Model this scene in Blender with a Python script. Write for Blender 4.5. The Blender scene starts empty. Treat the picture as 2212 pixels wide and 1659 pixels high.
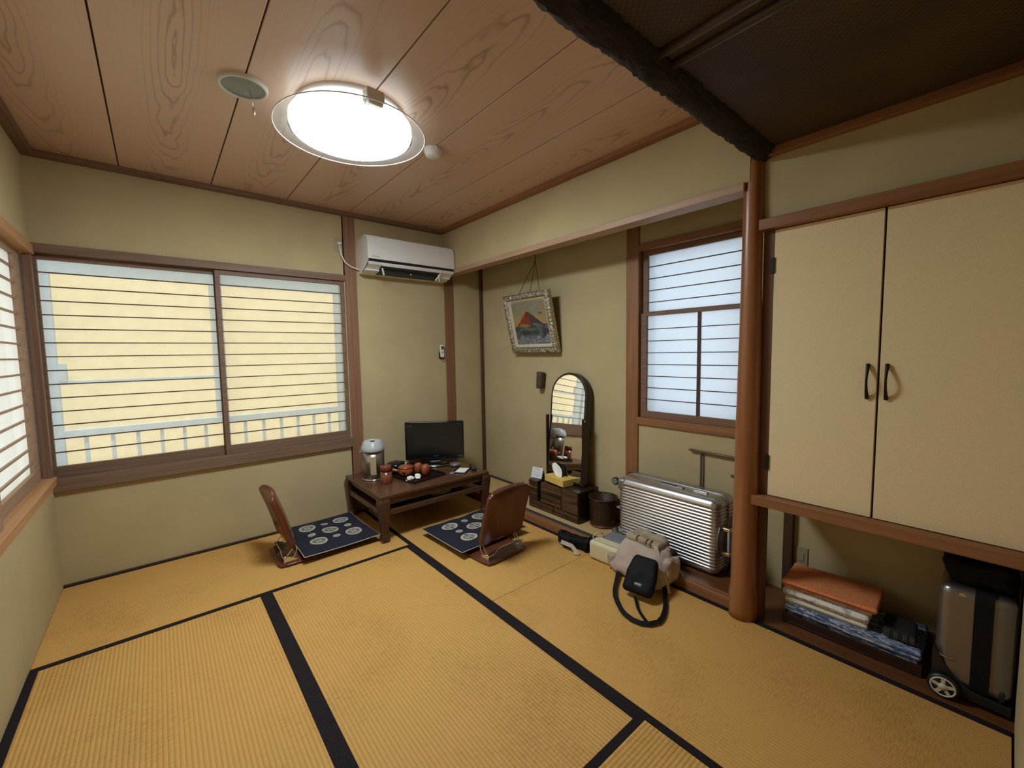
import bpy, bmesh, math, random
from mathutils import Vector, Matrix, noise
PI = math.pi
random.seed(7)
sc = bpy.context.scene
C = sc.collection

# ------------------------------------------------------------------ camera
CAM = Vector((0.4955, -3.5078, 1.3251))
YAW, PIT, ROL, FPX = 0.6997, -0.0752, -0.0158, 908.5
cy, sy, cp, sp = math.cos(YAW), math.sin(YAW), math.cos(PIT), math.sin(PIT)
fw = Vector((sy*cp, cy*cp, sp)); r0 = Vector((cy, -sy, 0)); u0 = r0.cross(fw)
rt = math.cos(ROL)*r0 + math.sin(ROL)*u0; up = -math.sin(ROL)*r0 + math.cos(ROL)*u0
cd = bpy.data.cameras.new('camera'); cam = bpy.data.objects.new('camera', cd); C.objects.link(cam)
m = Matrix(((rt.x, up.x, -fw.x, CAM.x), (rt.y, up.y, -fw.y, CAM.y), (rt.z, up.z, -fw.z, CAM.z), (0, 0, 0, 1)))
cam.matrix_world = m
cd.sensor_fit = 'HORIZONTAL'; cd.sensor_width = 36.0; cd.lens = FPX/2212*36
cd.clip_start = 0.01; cd.clip_end = 100
sc.camera = cam

# ------------------------------------------------------------------ world, sun, exposure
w = bpy.data.worlds.new('sky'); sc.world = w; w.use_nodes = True
bg = w.node_tree.nodes['Background']; bg.inputs[0].default_value = (0.86, 0.94, 1.0, 1); bg.inputs[1].default_value = 1.5
sd = bpy.data.lights.new('sun', 'SUN'); sd.energy = 6.6; sd.angle = 0.02; sd.color = (1, 0.93, 0.8)
sun = bpy.data.objects.new('sun', sd); C.objects.link(sun)
sun.rotation_euler = Vector((0.0, 0.33, -0.944)).to_track_quat('-Z', 'Y').to_euler()
vs = sc.view_settings
vs.view_transform = 'Standard'; vs.look = 'None'; vs.exposure = 0.0; vs.gamma = 1.0; vs.use_curve_mapping = False
try:
    sc.cycles.max_bounces = 10; sc.cycles.diffuse_bounces = 6; sc.cycles.transparent_max_bounces = 16
    sc.cycles.caustics_reflective = False; sc.cycles.caustics_refractive = False
    sc.cycles.use_denoising = True; sc.cycles.sample_clamp_indirect = 6.0
except Exception:
    pass
LAMP = 64.0

# ------------------------------------------------------------------ materials
def mat(name, col, rough=0.6, metal=0.0, spec=None, coat=0.0, **kw):
    M = bpy.data.materials.new(name); M.use_nodes = True
    b = M.node_tree.nodes['Principled BSDF']
    b.inputs['Base Color'].default_value = (*col, 1); b.inputs['Roughness'].default_value = rough
    b.inputs['Metallic'].default_value = metal
    if spec is not None: b.inputs['Specular IOR Level'].default_value = spec
    if coat: b.inputs['Coat Weight'].default_value = coat
    return M
def nt(M): return M.node_tree.nodes, M.node_tree.links, M.node_tree.nodes['Principled BSDF']
def node(ns, t, **kw):
    n = ns.new(t)
    for k, v in kw.items():
        if k.startswith('i'):
            key = k[1:]; n.inputs[int(key) if key.isdigit() else key].default_value = v
        else: setattr(n, k, v)
    return n
def coords(ns, ls, scale, kind='Object'):
    tc = ns.new('ShaderNodeTexCoord'); mp = ns.new('ShaderNodeMapping'); mp.inputs['Scale'].default_value = scale
    ls.new(tc.outputs[kind], mp.inputs[0]); return mp.outputs[0]
def noisy(name, c1, c2, scale=(8, 8, 8), detail=3, rough=0.7, bump=0.0, bscale=None, metal=0.0, spec=None, lo=0.3, hi=0.7, dist=0.0, bdist=0.002):
    M = mat(name, c1, rough, metal, spec); ns, ls, b = nt(M)
    co = coords(ns, ls, scale)
    n = node(ns, 'ShaderNodeTexNoise'); n.inputs['Scale'].default_value = 1; n.inputs['Detail'].default_value = detail; n.inputs['Distortion'].default_value = dist
    ls.new(co, n.inputs['Vector'])
    r = ns.new('ShaderNodeValToRGB'); r.color_ramp.elements[0].position = lo; r.color_ramp.elements[1].position = hi
    r.color_ramp.elements[0].color = (*c1, 1); r.color_ramp.elements[1].color = (*c2, 1)
    ls.new(n.outputs[0], r.inputs[0]); ls.new(r.outputs[0], b.inputs['Base Color'])
    if bump:
        n2 = node(ns, 'ShaderNodeTexNoise'); n2.inputs['Detail'].default_value = 4; n2.inputs['Scale'].default_value = 1
        ls.new(coords(ns, ls, bscale or scale), n2.inputs['Vector'])
        bp = ns.new('ShaderNodeBump'); bp.inputs['Strength'].default_value = bump; bp.inputs['Distance'].default_value = bdist
        ls.new(n2.outputs[0], bp.inputs['Height']); ls.new(bp.outputs[0], b.inputs['Normal'])
    return M
def wood(name, c1, c2, ax=2, rough=0.5, s=1.0, spec=None, bump=0.15):
    sc_ = [60*s, 60*s, 60*s]; sc_[ax] = 2.2*s
    return noisy(name, c1, c2, tuple(sc_), 4, rough, bump, None, 0, spec, 0.32, 0.68, 0.6, 0.001)
P = {}
def plaster(nm, c):
    return noisy(nm, tuple(x*0.93 for x in c), tuple(min(1, x*1.05) for x in c), (3, 3, 3), 5, 0.95, 0.5, (700, 700, 700), spec=0.1, bdist=0.0012)
P['wall'] = plaster('olive_sand_plaster', (0.485, 0.395, 0.225))
for i, a in enumerate('xyz'):
    P['cedar_'+a] = wood('brown_cedar_'+a, (0.215, 0.085, 0.032), (0.31, 0.135, 0.055), i, 0.5)
    P['frame_'+a] = wood('dark_frame_wood_'+a, (0.15, 0.080, 0.048), (0.22, 0.12, 0.075), i, 0.6)
    P['pale_'+a] = wood('pale_sill_wood_'+a, (0.42, 0.21, 0.09), (0.52, 0.28, 0.13), i, 0.5)
P['lath_x'] = wood('dark_lath_x', (0.06, 0.028, 0.02), (0.09, 0.042, 0.03), 0, 0.7)
P['lath_y'] = wood('dark_lath_y', (0.06, 0.028, 0.02), (0.09, 0.042, 0.03), 1, 0.7)
P['side_y'] = wood('side_sash_wood_y', (0.28, 0.175, 0.11), (0.36, 0.225, 0.145), 1, 0.6)
P['log'] = wood('polished_log', (0.24, 0.085, 0.03), (0.36, 0.15, 0.06), 2, 0.32, 0.3)
P['beam'] = noisy('rough_dark_bark', (0.010, 0.007, 0.005), (0.035, 0.024, 0.017), (10, 90, 90), 5, 0.95, 1.0, (30, 160, 160), bdist=0.01)
P['board'] = noisy('dark_floor_board', (0.10, 0.035, 0.012), (0.17, 0.065, 0.022), (60, 3, 60), 4, 0.35)
P['shadowgap'] = mat('dark_joint', (0.07, 0.035, 0.02), 0.9)

def tatami_mat(nm, c1, c2, rib=0.0148, amt=0.9, fur=0.5):
    # ribs run along local X, one every ~15 mm of local Y
    M = mat(nm, c1, 0.62, 0, 0.25); ns, ls, b = nt(M)
    tc = ns.new('ShaderNodeTexCoord'); sx = ns.new('ShaderNodeSeparateXYZ'); ls.new(tc.outputs['Object'], sx.inputs[0])
    mp = ns.new('ShaderNodeMapping'); mp.inputs['Scale'].default_value = (230, 26, 1); ls.new(tc.outputs['Object'], mp.inputs[0])
    n = node(ns, 'ShaderNodeTexNoise'); n.inputs['Scale'].default_value = 1; n.inputs['Detail'].default_value = 2; ls.new(mp.outputs[0], n.inputs['Vector'])
    big = node(ns, 'ShaderNodeTexNoise'); big.inputs['Scale'].default_value = 2.2; big.inputs['Detail'].default_value = 3; ls.new(tc.outputs['Object'], big.inputs['Vector'])
    mul = node(ns, 'ShaderNodeMath', operation='MULTIPLY'); mul.inputs[1].default_value = 2*PI/rib; ls.new(sx.outputs[1], mul.inputs[0])
    sn = node(ns, 'ShaderNodeMath', operation='SINE'); ls.new(mul.outputs[0], sn.inputs[0])
    ab = node(ns, 'ShaderNodeMath', operation='MULTIPLY_ADD'); ls.new(sn.outputs[0], ab.inputs[0]); ab.inputs[1].default_value = 0.5; ab.inputs[2].default_value = 0.5
    pw = node(ns, 'ShaderNodeMath', operation='POWER'); ls.new(ab.outputs[0], pw.inputs[0]); pw.inputs[1].default_value = 0.55
    ad = node(ns, 'ShaderNodeMath', operation='ADD'); ls.new(n.outputs[0], ad.inputs[0]); ls.new(big.outputs[0], ad.inputs[1])
    r = ns.new('ShaderNodeValToRGB'); r.color_ramp.elements[0].position = 0.7; r.color_ramp.elements[1].position = 1.3
    r.color_ramp.elements[0].color = (*c1, 1); r.color_ramp.elements[1].color = (*c2, 1)
    hf = node(ns, 'ShaderNodeMath', operation='MULTIPLY'); ls.new(ad.outputs[0], hf.inputs[0]); hf.inputs[1].default_value = 1.0
    ls.new(hf.outputs[0], r.inputs[0])
    # the furrow between two ribs is coloured darker
    mx = node(ns, 'ShaderNodeMix', data_type='RGBA', blend_type='MULTIPLY'); mx.inputs[0].default_value = fur
    rr = ns.new('ShaderNodeValToRGB'); rr.color_ramp.elements[0].position = 0.0; rr.color_ramp.elements[1].position = 0.5
    rr.color_ramp.elements[0].color = (0.62, 0.55, 0.45, 1); rr.color_ramp.elements[1].color = (1, 1, 1, 1)
    ls.new(pw.outputs[0], rr.inputs[0]); ls.new(r.outputs[0], mx.inputs[6]); ls.new(rr.outputs[0], mx.inputs[7]); ls.new(mx.outputs[2], b.inputs['Base Color'])
    h = node(ns, 'ShaderNodeMath', operation='MULTIPLY_ADD'); ls.new(n.outputs[0], h.inputs[0]); h.inputs[1].default_value = 0.35; ls.new(pw.outputs[0], h.inputs[2])
    bp = ns.new('ShaderNodeBump'); bp.inputs['Strength'].default_value = amt; bp.inputs['Distance'].default_value = 0.0022
    ls.new(h.outputs[0], bp.inputs['Height']); ls.new(bp.outputs[0], b.inputs['Normal'])
    return M
P['tatami'] = tatami_mat('woven_rush', (0.460, 0.246, 0.063), (0.60, 0.332, 0.094))
P['tatami_smooth'] = tatami_mat('tightly_woven_rush', (0.445, 0.238, 0.061), (0.58, 0.321, 0.091), amt=0.4, fur=0.16)
P['tatami_old'] = tatami_mat('aged_woven_rush', (0.47, 0.31, 0.12), (0.56, 0.39, 0.17), amt=0.5)
P['heri'] = noisy('black_border_cloth', (0.009, 0.006, 0.007), (0.022, 0.017, 0.019), (300, 300, 300), 2, 0.85, spec=0.15)

def ceiling_wood():
    # each board is cut through a cone-like trunk: rings = sqrt(u^2 + depth(v)^2)
    M = mat('printed_cedar_ceiling', (0.3, 0.17, 0.1), 0.40, 0, 0.7, 0.30); M.node_tree.nodes['Principled BSDF'].inputs['Coat Roughness'].default_value = 0.32; ns, ls, b = nt(M)
    tc = ns.new('ShaderNodeTexCoord'); oi = ns.new('ShaderNodeObjectInfo'); sx = ns.new('ShaderNodeSeparateXYZ'); ls.new(tc.outputs['Object'], sx.inputs[0])
    def m(op, a, b_=None, c=None):
        n = node(ns, 'ShaderNodeMath', operation=op)
        for i, v in enumerate((a, b_, c)):
            if v is None: continue
            if hasattr(v, 'is_linked') or hasattr(v, 'links'): ls.new(v, n.inputs[i])
            else: n.inputs[i].default_value = v
        return n.outputs[0]
    ph = m('MULTIPLY', oi.outputs['Random'], 13.7)
    mp = ns.new('ShaderNodeCombineXYZ'); ls.new(m('MULTIPLY', sx.outputs[0], 7.0), mp.inputs[0]); ls.new(m('MULTIPLY_ADD', sx.outputs[1], 2.2, ph), mp.inputs[1]); ls.new(ph, mp.inputs[2])
    n1 = node(ns, 'ShaderNodeTexNoise'); n1.inputs['Scale'].default_value = 1; n1.inputs['Detail'].default_value = 3; ls.new(mp.outputs[0], n1.inputs['Vector'])
    mp2 = ns.new('ShaderNodeCombineXYZ'); ls.new(m('MULTIPLY_ADD', sx.outputs[1], 0.55, ph), mp2.inputs[1]); ls.new(ph, mp2.inputs[0])
    n2 = node(ns, 'ShaderNodeTexNoise'); n2.inputs['Scale'].default_value = 1; n2.inputs['Detail'].default_value = 1; ls.new(mp2.outputs[0], n2.inputs['Vector'])
    u = m('ADD', m('ADD', sx.outputs[0], m('MULTIPLY', m('SUBTRACT', n2.outputs[0], 0.5), 0.10)), m('MULTIPLY', m('SUBTRACT', n1.outputs[0], 0.5), 0.035))
    d = m('ADD', m('MULTIPLY', sx.outputs[1], 0.11), m('MULTIPLY', m('SUBTRACT', n1.outputs[0], 0.5), 0.10))
    r = m('SQRT', m('ADD', m('MULTIPLY', u, u), m('MULTIPLY', d, d)))
    ring = m('SINE', m('MULTIPLY', r, 2*PI/0.021))
    ring = m('POWER', m('MULTIPLY_ADD', ring, 0.5, 0.5), 6.0)
    fade = m('SUBTRACT', 1.0, m('MULTIPLY', m('ABSOLUTE', u), 8.5)); fade = m('MAXIMUM', fade, 0.05)
    rf = m('MULTIPLY', ring, fade)
    fine = ns.new('ShaderNodeMapping'); fine.inputs['Scale'].default_value = (220, 6, 6); ls.new(tc.outputs['Object'], fine.inputs[0])
    n3 = node(ns, 'ShaderNodeTexNoise'); n3.inputs['Scale'].default_value = 1; n3.inputs['Detail'].default_value = 3; ls.new(fine.outputs[0], n3.inputs['Vector'])
    tot = m('ADD', rf, m('MULTIPLY', m('SUBTRACT', n3.outputs[0], 0.5), 0.5))
    rp = ns.new('ShaderNodeValToRGB'); rp.color_ramp.elements[0].position = 0.0; rp.color_ramp.elements[1].position = 0.9
    rp.color_ramp.elements[0].color = (0.58, 0.40, 0.295, 1); rp.color_ramp.elements[1].color = (0.37, 0.235, 0.16, 1)
    ls.new(tot, rp.inputs[0]); ls.new(rp.outputs[0], b.inputs['Base Color'])
    return M
P['ceiling'] = ceiling_wood()
def woven_dark():
    M = mat('dark_woven_ceiling', (0.06, 0.035, 0.02), 0.75); ns, ls, b = nt(M)
    co = coords(ns, ls, (1, 1, 1)); ck = ns.new('ShaderNodeTexChecker'); ck.inputs['Scale'].default_value = 90
    ck.inputs['Color1'].default_value = (0.062, 0.034, 0.016, 1); ck.inputs['Color2'].default_value = (0.042, 0.023, 0.011, 1); ls.new(co, ck.inputs[0])
    n = node(ns, 'ShaderNodeTexNoise'); n.inputs['Scale'].default_value = 3; n.inputs['Detail'].default_value = 4; ls.new(co, n.inputs['Vector'])
    mx = node(ns, 'ShaderNodeMix', data_type='RGBA', blend_type='OVERLAY'); mx.inputs[0].default_value = 0.8; ls.new(ck.outputs[0], mx.inputs[6]); ls.new(n.outputs[0], mx.inputs[7]); ls.new(mx.outputs[2], b.inputs['Base Color'])
    bp = ns.new('ShaderNodeBump'); bp.inputs['Strength'].default_value = 0.5; bp.inputs['Distance'].default_value = 0.002; ls.new(ck.outputs[1], bp.inputs['Height']); ls.new(bp.outputs[0], b.inputs['Normal'])
    return M
P['woven'] = woven_dark()

def paper(nm, tr=0.5, tint=(0.9, 0.92, 0.9)):
    # plastic-faced shoji paper: part of the light goes straight through, part is scattered
    M = bpy.data.materials.new(nm); M.use_nodes = True; ns = M.node_tree.nodes; ls = M.node_tree.links
    for n in list(ns):
        if n.type != 'OUTPUT_MATERIAL': ns.remove(n)
    out = [n for n in ns if n.type == 'OUTPUT_MATERIAL'][0]
    co = coords(ns, ls, (26, 26, 26)); n = node(ns, 'ShaderNodeTexNoise'); n.inputs['Scale'].default_value = 1; n.inputs['Detail'].default_value = 5; ls.new(co, n.inputs['Vector'])
    mr = node(ns, 'ShaderNodeMapRange'); mr.inputs[1].default_value = 0.3; mr.inputs[2].default_value = 0.7; mr.inputs[3].default_value = 0.93; mr.inputs[4].default_value = 1.0; ls.new(n.outputs[0], mr.inputs[0])
    tl = ns.new('ShaderNodeBsdfTranslucent'); tl.inputs[0].default_value = (*tint, 1)
    df = ns.new('ShaderNodeBsdfDiffuse'); df.inputs[0].default_value = (0.8, 0.8, 0.76, 1)
    tp = ns.new('ShaderNodeBsdfTransparent'); ls.new(mr.outputs[0], tp.inputs[0])
    m1 = ns.new('ShaderNodeMixShader'); m1.inputs[0].default_value = 0.22; ls.new(tl.outputs[0], m1.inputs[1]); ls.new(df.outputs[0], m1.inputs[2])
    m2 = ns.new('ShaderNodeMixShader'); m2.inputs[0].default_value = tr; ls.new(m1.outputs[0], m2.inputs[1]); ls.new(tp.outputs[0], m2.inputs[2])
    ls.new(m2.outputs[0], out.inputs[0]); return M
P['paper'] = paper('shoji_paper', 0.71)
P['paper_side'] = paper('shoji_paper_left_wall', 0.33, (1.0, 0.98, 0.90))
P['paper_left'] = paper('shoji_paper_side', 0.3, (0.84, 0.92, 1.0))
def clear_glass(nm, a=0.1, col=(1, 1, 1)):
    M = bpy.data.materials.new(nm); M.use_nodes = True; ns = M.node_tree.nodes; ls = M.node_tree.links
    for n in list(ns):
        if n.type != 'OUTPUT_MATERIAL': ns.remove(n)
    out = [n for n in ns if n.type == 'OUTPUT_MATERIAL'][0]
    gl = ns.new('ShaderNodeBsdfGlossy'); gl.inputs['Roughness'].default_value = 0.03
    tp = ns.new('ShaderNodeBsdfTransparent'); tp.inputs[0].default_value = (*col, 1)
    m2 = ns.new('ShaderNodeMixShader'); m2.inputs[0].default_value = a; ls.new(tp.outputs[0], m2.inputs[1]); ls.new(gl.outputs[0], m2.inputs[2]); ls.new(m2.outputs[0], out.inputs[0])
    return M
P['glass'] = clear_glass('clear_glass', 0.08)
P['acrylic'] = paper('milky_acrylic', 0.80, (0.8, 0.84, 0.84))
def emit(nm, col, s):
    M = mat(nm, col, 0.5); b = nt(M)[2]; b.inputs['Emission Color'].default_value = (*col, 1); b.inputs['Emission Strength'].default_value = s; return M
P['lamp'] = emit('lit_diffuser', (0.86, 0.96, 1.0), LAMP)
P['lampside'] = emit('dim_diffuser_side', (0.86, 0.96, 1.0), 2.0)
P['alu'] = mat('painted_aluminium', (0.33, 0.45, 0.55), 0.5)
P['ochre'] = noisy('ochre_neighbour_wall', (0.90, 0.735, 0.41), (0.92, 0.76, 0.44), (9, 9, 9), 4, 0.95)
P['white'] = noisy('white_plastic', (0.72, 0.71, 0.69), (0.76, 0.75, 0.73), (5, 5, 5), 2, 0.35)
P['offwhite'] = mat('aged_white_plastic', (0.62, 0.60, 0.55), 0.45)
P['black'] = mat('black_plastic', (0.012, 0.012, 0.014), 0.4)
P['matte_black'] = noisy('black_nylon', (0.003, 0.003, 0.0035), (0.008, 0.008, 0.009), (200, 200, 200), 2, 0.7, spec=0.2)
P['gloss_black'] = mat('glossy_black', (0.008, 0.009, 0.01), 0.08)
P['chrome'] = mat('chrome_wire', (0.75, 0.72, 0.66), 0.18, 1.0)
P['iron'] = mat('black_iron', (0.02, 0.017, 0.015), 0.4, 0.6)
P['text'] = mat('grey_print', (0.10, 0.10, 0.11), 0.6)
P['textdim'] = mat('dim_print', (0.07, 0.075, 0.075), 0.5)
P['textmid'] = mat('faint_grey_print', (0.30, 0.30, 0.29), 0.6)
P['textlight'] = mat('silver_print', (0.42, 0.43, 0.44), 0.4)
P['table'] = wood('dark_table_wood', (0.075, 0.033, 0.016), (0.125, 0.058, 0.028), 0, 0.25)
P['tablev'] = wood('dark_table_leg_wood', (0.045, 0.018, 0.009), (0.085, 0.036, 0.017), 2, 0.3)
P['chairwood'] = wood('red_brown_bentwood', (0.095, 0.026, 0.014), (0.125, 0.036, 0.019), 2, 0.2, 0.3)
P['steel'] = mat('brushed_steel', (0.36, 0.33, 0.31), 0.34, 1.0)
P['greyplastic'] = mat('light_grey_plastic', (0.42, 0.44, 0.46), 0.35)
P['terracotta'] = noisy('orange_brown_glaze', (0.26, 0.065, 0.026), (0.36, 0.10, 0.04), (30, 30, 30), 3, 0.22)
P['redlacquer'] = noisy('brown_red_lacquer', (0.16, 0.045, 0.025), (0.22, 0.062, 0.033), (30, 30, 30), 3, 0.25)
P['trayblack'] = mat('dark_lacquer', (0.018, 0.008, 0.009), 0.2)
P['paperwhite'] = mat('white_paper', (0.85, 0.85, 0.83), 0.8)
P['darkdrawer'] = wood('scorched_wood', (0.016, 0.008, 0.004), (0.15, 0.078, 0.036), 1, 0.35, 0.8, None, 1.0)
P['mirror'] = mat('mirror_glass', (0.92, 0.92, 0.90), 0.02, 1.0)
P['darkframe'] = mat('dark_mirror_frame', (0.022, 0.012, 0.008), 0.3)
P['yellow'] = noisy('yellow_paper_box', (0.66, 0.44, 0.09), (0.76, 0.54, 0.14), (60, 60, 60), 4, 0.8)
P['basket'] = noisy('dark_woven_basket', (0.018, 0.007, 0.004), (0.065, 0.022, 0.012), (60, 60, 110), 3, 0.3, 0.9, (70, 70, 140), bdist=0.006)
P['beige'] = noisy('beige_canvas', (0.42, 0.33, 0.27), (0.49, 0.39, 0.32), (14, 14, 14), 4, 0.9, 0.4, (400, 400, 400))
P['beige2'] = noisy('tan_canvas', (0.34, 0.26, 0.18), (0.42, 0.33, 0.24), (20, 20, 20), 4, 0.9)
P['cream'] = noisy('cream_leatherette', (0.60, 0.54, 0.34), (0.66, 0.60, 0.39), (20, 20, 20), 3, 0.55)
P['greyfelt'] = noisy('grey_felt', (0.16, 0.16, 0.18), (0.22, 0.22, 0.24), (90, 90, 90), 3, 0.9)
P['silver'] = mat('silver_polycarbonate', (0.55, 0.53, 0.52), 0.30, 0.92)
P['silverflat'] = mat('satin_grey_shell', (0.30, 0.29, 0.30), 0.38, 0.7)
P['gold'] = mat('champagne_metal', (0.62, 0.54, 0.38), 0.25, 1.0)
P['case2'] = mat('satin_silver_shell', (0.27, 0.255, 0.25), 0.28, 0.8)
P['orange'] = noisy('orange_terry', (0.62, 0.19, 0.06), (0.72, 0.26, 0.10), (120, 120, 120), 3, 0.95, 0.7, (500, 500, 500))
P['whiteterry'] = noisy('white_print_terry', (0.42, 0.42, 0.44), (0.78, 0.74, 0.68), (38, 38, 38), 3, 0.95, 0.6, (500, 500, 500), lo=0.38, hi=0.5)
P['creamterry'] = noisy('cream_terry', (0.62, 0.57, 0.46), (0.72, 0.68, 0.56), (40, 40, 40), 3, 0.95, 0.6, (500, 500, 500))
P['pinkterry'] = noisy('pink_print_terry', (0.58, 0.30, 0.26), (0.70, 0.62, 0.56), (36, 36, 36), 3, 0.95, lo=0.4, hi=0.52)
P['bluecotton'] = noisy('blue_wave_cotton', (0.055, 0.085, 0.20), (0.36, 0.40, 0.50), (70, 22, 90), 3, 0.9, lo=0.44, hi=0.56, dist=1.5)
P['bamboo'] = noisy('brown_bamboo', (0.10, 0.07, 0.035), (0.16, 0.115, 0.06), (3, 60, 60), 3, 0.45)
P['vase'] = noisy('dark_bark_vase', (0.045, 0.030, 0.020), (0.10, 0.070, 0.045), (60, 60, 20), 4, 0.7, 0.6)
P['silvergilt'] = noisy('antique_silver_gilt', (0.20, 0.165, 0.11), (0.66, 0.60, 0.48), (70, 70, 70), 4, 0.25, 1.0, (140, 140, 140), metal=0.75, bdist=0.006)
P['giltside'] = mat('worn_gilt', (0.34, 0.28, 0.17), 0.5, 0.4)
P['cord'] = mat('black_cord', (0.015, 0.012, 0.01), 0.8)
P['card'] = mat('card_white', (0.72, 0.70, 0.76), 0.7)
P['reflector'] = mat('grey_reflector', (0.22, 0.24, 0.24), 0.4, 0.5)
P['doorcloth'] = noisy('cream_door_cloth', (0.76, 0.61, 0.38), (0.81, 0.655, 0.41), (160, 160, 160), 3, 0.9, 0.3, (420, 420, 420), spec=0.15)
P['plum'] = mat('plum_lining', (0.03, 0.012, 0.02), 0.9)
P['greypaint'] = mat('grey_tyre', (0.10, 0.10, 0.10), 0.6)

def painted(nm, rough=0.7):
    M = mat(nm, (1, 1, 1), rough); ns, ls, b = nt(M); a = ns.new('ShaderNodeVertexColor'); a.layer_name = 'Col'; ls.new(a.outputs[0], b.inputs['Base Color']); return M
P['cushion'] = painted('navy_printed_cotton', 0.85)
P['picture'] = painted('oil_paint', 0.45)
P['print'] = painted('printed_paper', 0.75)
P['obi'] = painted('woven_dark_band', 0.85)

# ------------------------------------------------------------------ mesh helpers
class MB:
    def __init__(s): s.bm = bmesh.new()
    def face(s, vs_, smooth=False):
        try: f = s.bm.faces.new(vs_); f.smooth = smooth; return f
        except ValueError: return None
    def box(s, x0, x1, y0, y1, z0, z1):
        return s.obox(((x0+x1)/2, (y0+y1)/2, (z0+z1)/2), (abs(x1-x0), abs(y1-y0), abs(z1-z0)))
    def obox(s, c, d, R=None, taper=1.0):
        c = Vector(c); vs_ = []
        for z in (-1, 1):
            k = 1 if z < 0 else taper
            for x, y in ((-1, -1), (1, -1), (1, 1), (-1, 1)):
                v = Vector((x*d[0]/2*k, y*d[1]/2*k, z*d[2]/2))
                if R is not None: v = R @ v
                vs_.append(s.bm.verts.new(c+v))
        for q in ((3, 2, 1, 0), (4, 5, 6, 7), (0, 1, 5, 4), (1, 2, 6, 5), (2, 3, 7, 6), (3, 0, 4, 7)): s.face([vs_[i] for i in q])
        return s
    def bar(s, a, b, wd, ht, upv=(0, 0, 1)):
        a, b = Vector(a), Vector(b); z = (b-a).normalized(); x = Vector(upv).cross(z)
        if x.length < 1e-4: x = Vector((1, 0, 0)).cross(z)
        x.normalize(); y = z.cross(x)
        R = Matrix((x, y, z)).transposed()
        return s.obox((a+b)/2, (wd, ht, (b-a).length), R)
    def tube(s, pts, r, seg=8, closed=False, caps=True):
        pts = [Vector(p) for p in pts]; n = len(pts); rs = r if isinstance(r, (list, tuple)) else [r]*n
        rings = []; prev = None
        for i, p in enumerate(pts):
            if closed: t = (pts[(i+1) % n]-pts[i-1]).normalized()
            else: t = (pts[min(i+1, n-1)]-pts[max(i-1, 0)]).normalized()
            if prev is None:
                a = Vector((0, 0, 1)) if abs(t.z) < 0.9 else Vector((1, 0, 0)); u = t.cross(a).normalized()
            else:
                u = prev - t*prev.dot(t)
                if u.length < 1e-5: u = t.cross(Vector((0, 0, 1)))
                u.normalize()
            prev = u; v = t.cross(u)
            rings.append([s.bm.verts.new(p + (u*math.cos(2*PI*k/seg)+v*math.sin(2*PI*k/seg))*rs[i]) for k in range(seg)])
        m_ = n if closed else n-1
        for i in range(m_):
            A, B = rings[i], rings[(i+1) % n]
            for k in range(seg): s.face((A[k], A[(k+1) % seg], B[(k+1) % seg], B[k]), True)
        if caps and not closed: s.face(rings[0][::-1]); s.face(rings[-1])
        return s
    def lathe(s, prof, c=(0, 0, 0), seg=32, R=None, caps=True, fn=None):
        c = Vector(c); rings = []
        for r, z in prof:
            ring = []
            for k in range(seg):
                a = 2*PI*k/seg; rr = r if fn is None else fn(r, z, a)
                v = Vector((rr*math.cos(a), rr*math.sin(a), z))
                if R is not None: v = R @ v
                ring.append(s.bm.verts.new(c+v))
            rings.append(ring)
        for A, B in zip(rings, rings[1:]):
            for k in range(seg): s.face((A[k], A[(k+1) % seg], B[(k+1) % seg], B[k]), True)
        if caps: s.face(rings[0][::-1]); s.face(rings[-1])
        return s
    def prism(s, poly, ax, a, b):
        # poly in the two other axes (cyclic order), extruded along ax from a to b
        def mk(p, t):
            q = [0, 0, 0]; q[ax] = t; o = [i for i in range(3) if i != ax]; q[o[0]], q[o[1]] = p; return s.bm.verts.new(q)
        A = [mk(p, a) for p in poly]; B = [mk(p, b) for p in poly]; n = len(poly)
        s.face(A[::-1]); s.face(B)
        for i in range(n): s.face((A[i], A[(i+1) % n], B[(i+1) % n], B[i]))
        return s
    def strap(s, pts, wd, th, normals):
        # flat band: width across, thin along the normals
        pts = [Vector(p) for p in pts]; n = len(pts); rings = []
        for i, p in enumerate(pts):
            t = (pts[min(i+1, n-1)]-pts[max(i-1, 0)]).normalized(); nn = Vector(normals[i] if isinstance(normals, list) else normals)
            x = t.cross(nn).normalized(); y = x.cross(t).normalized()
            rings.append([s.bm.verts.new(p+x*a*wd/2+y*b*th/2) for a, b in ((-1, -1), (1, -1), (1, 1), (-1, 1))])
        for A, B in zip(rings, rings[1:]):
            for k in range(4): s.face((A[k], A[(k+1) % 4], B[(k+1) % 4], B[k]))
        s.face(rings[0][::-1]); s.face(rings[-1]); return s
    def grid(s, nx, ny, fn, flip=False, smooth=True, closed_u=False):
        V = [[s.bm.verts.new(fn(i/nx, j/ny)) for i in range(nx+1)] for j in range(ny+1)]
        for j in range(ny):
            for i in range(nx):
                q = (V[j][i], V[j][i+1], V[j+1][i+1], V[j+1][i]); s.face(q[::-1] if flip else q, smooth)
        return V
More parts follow.
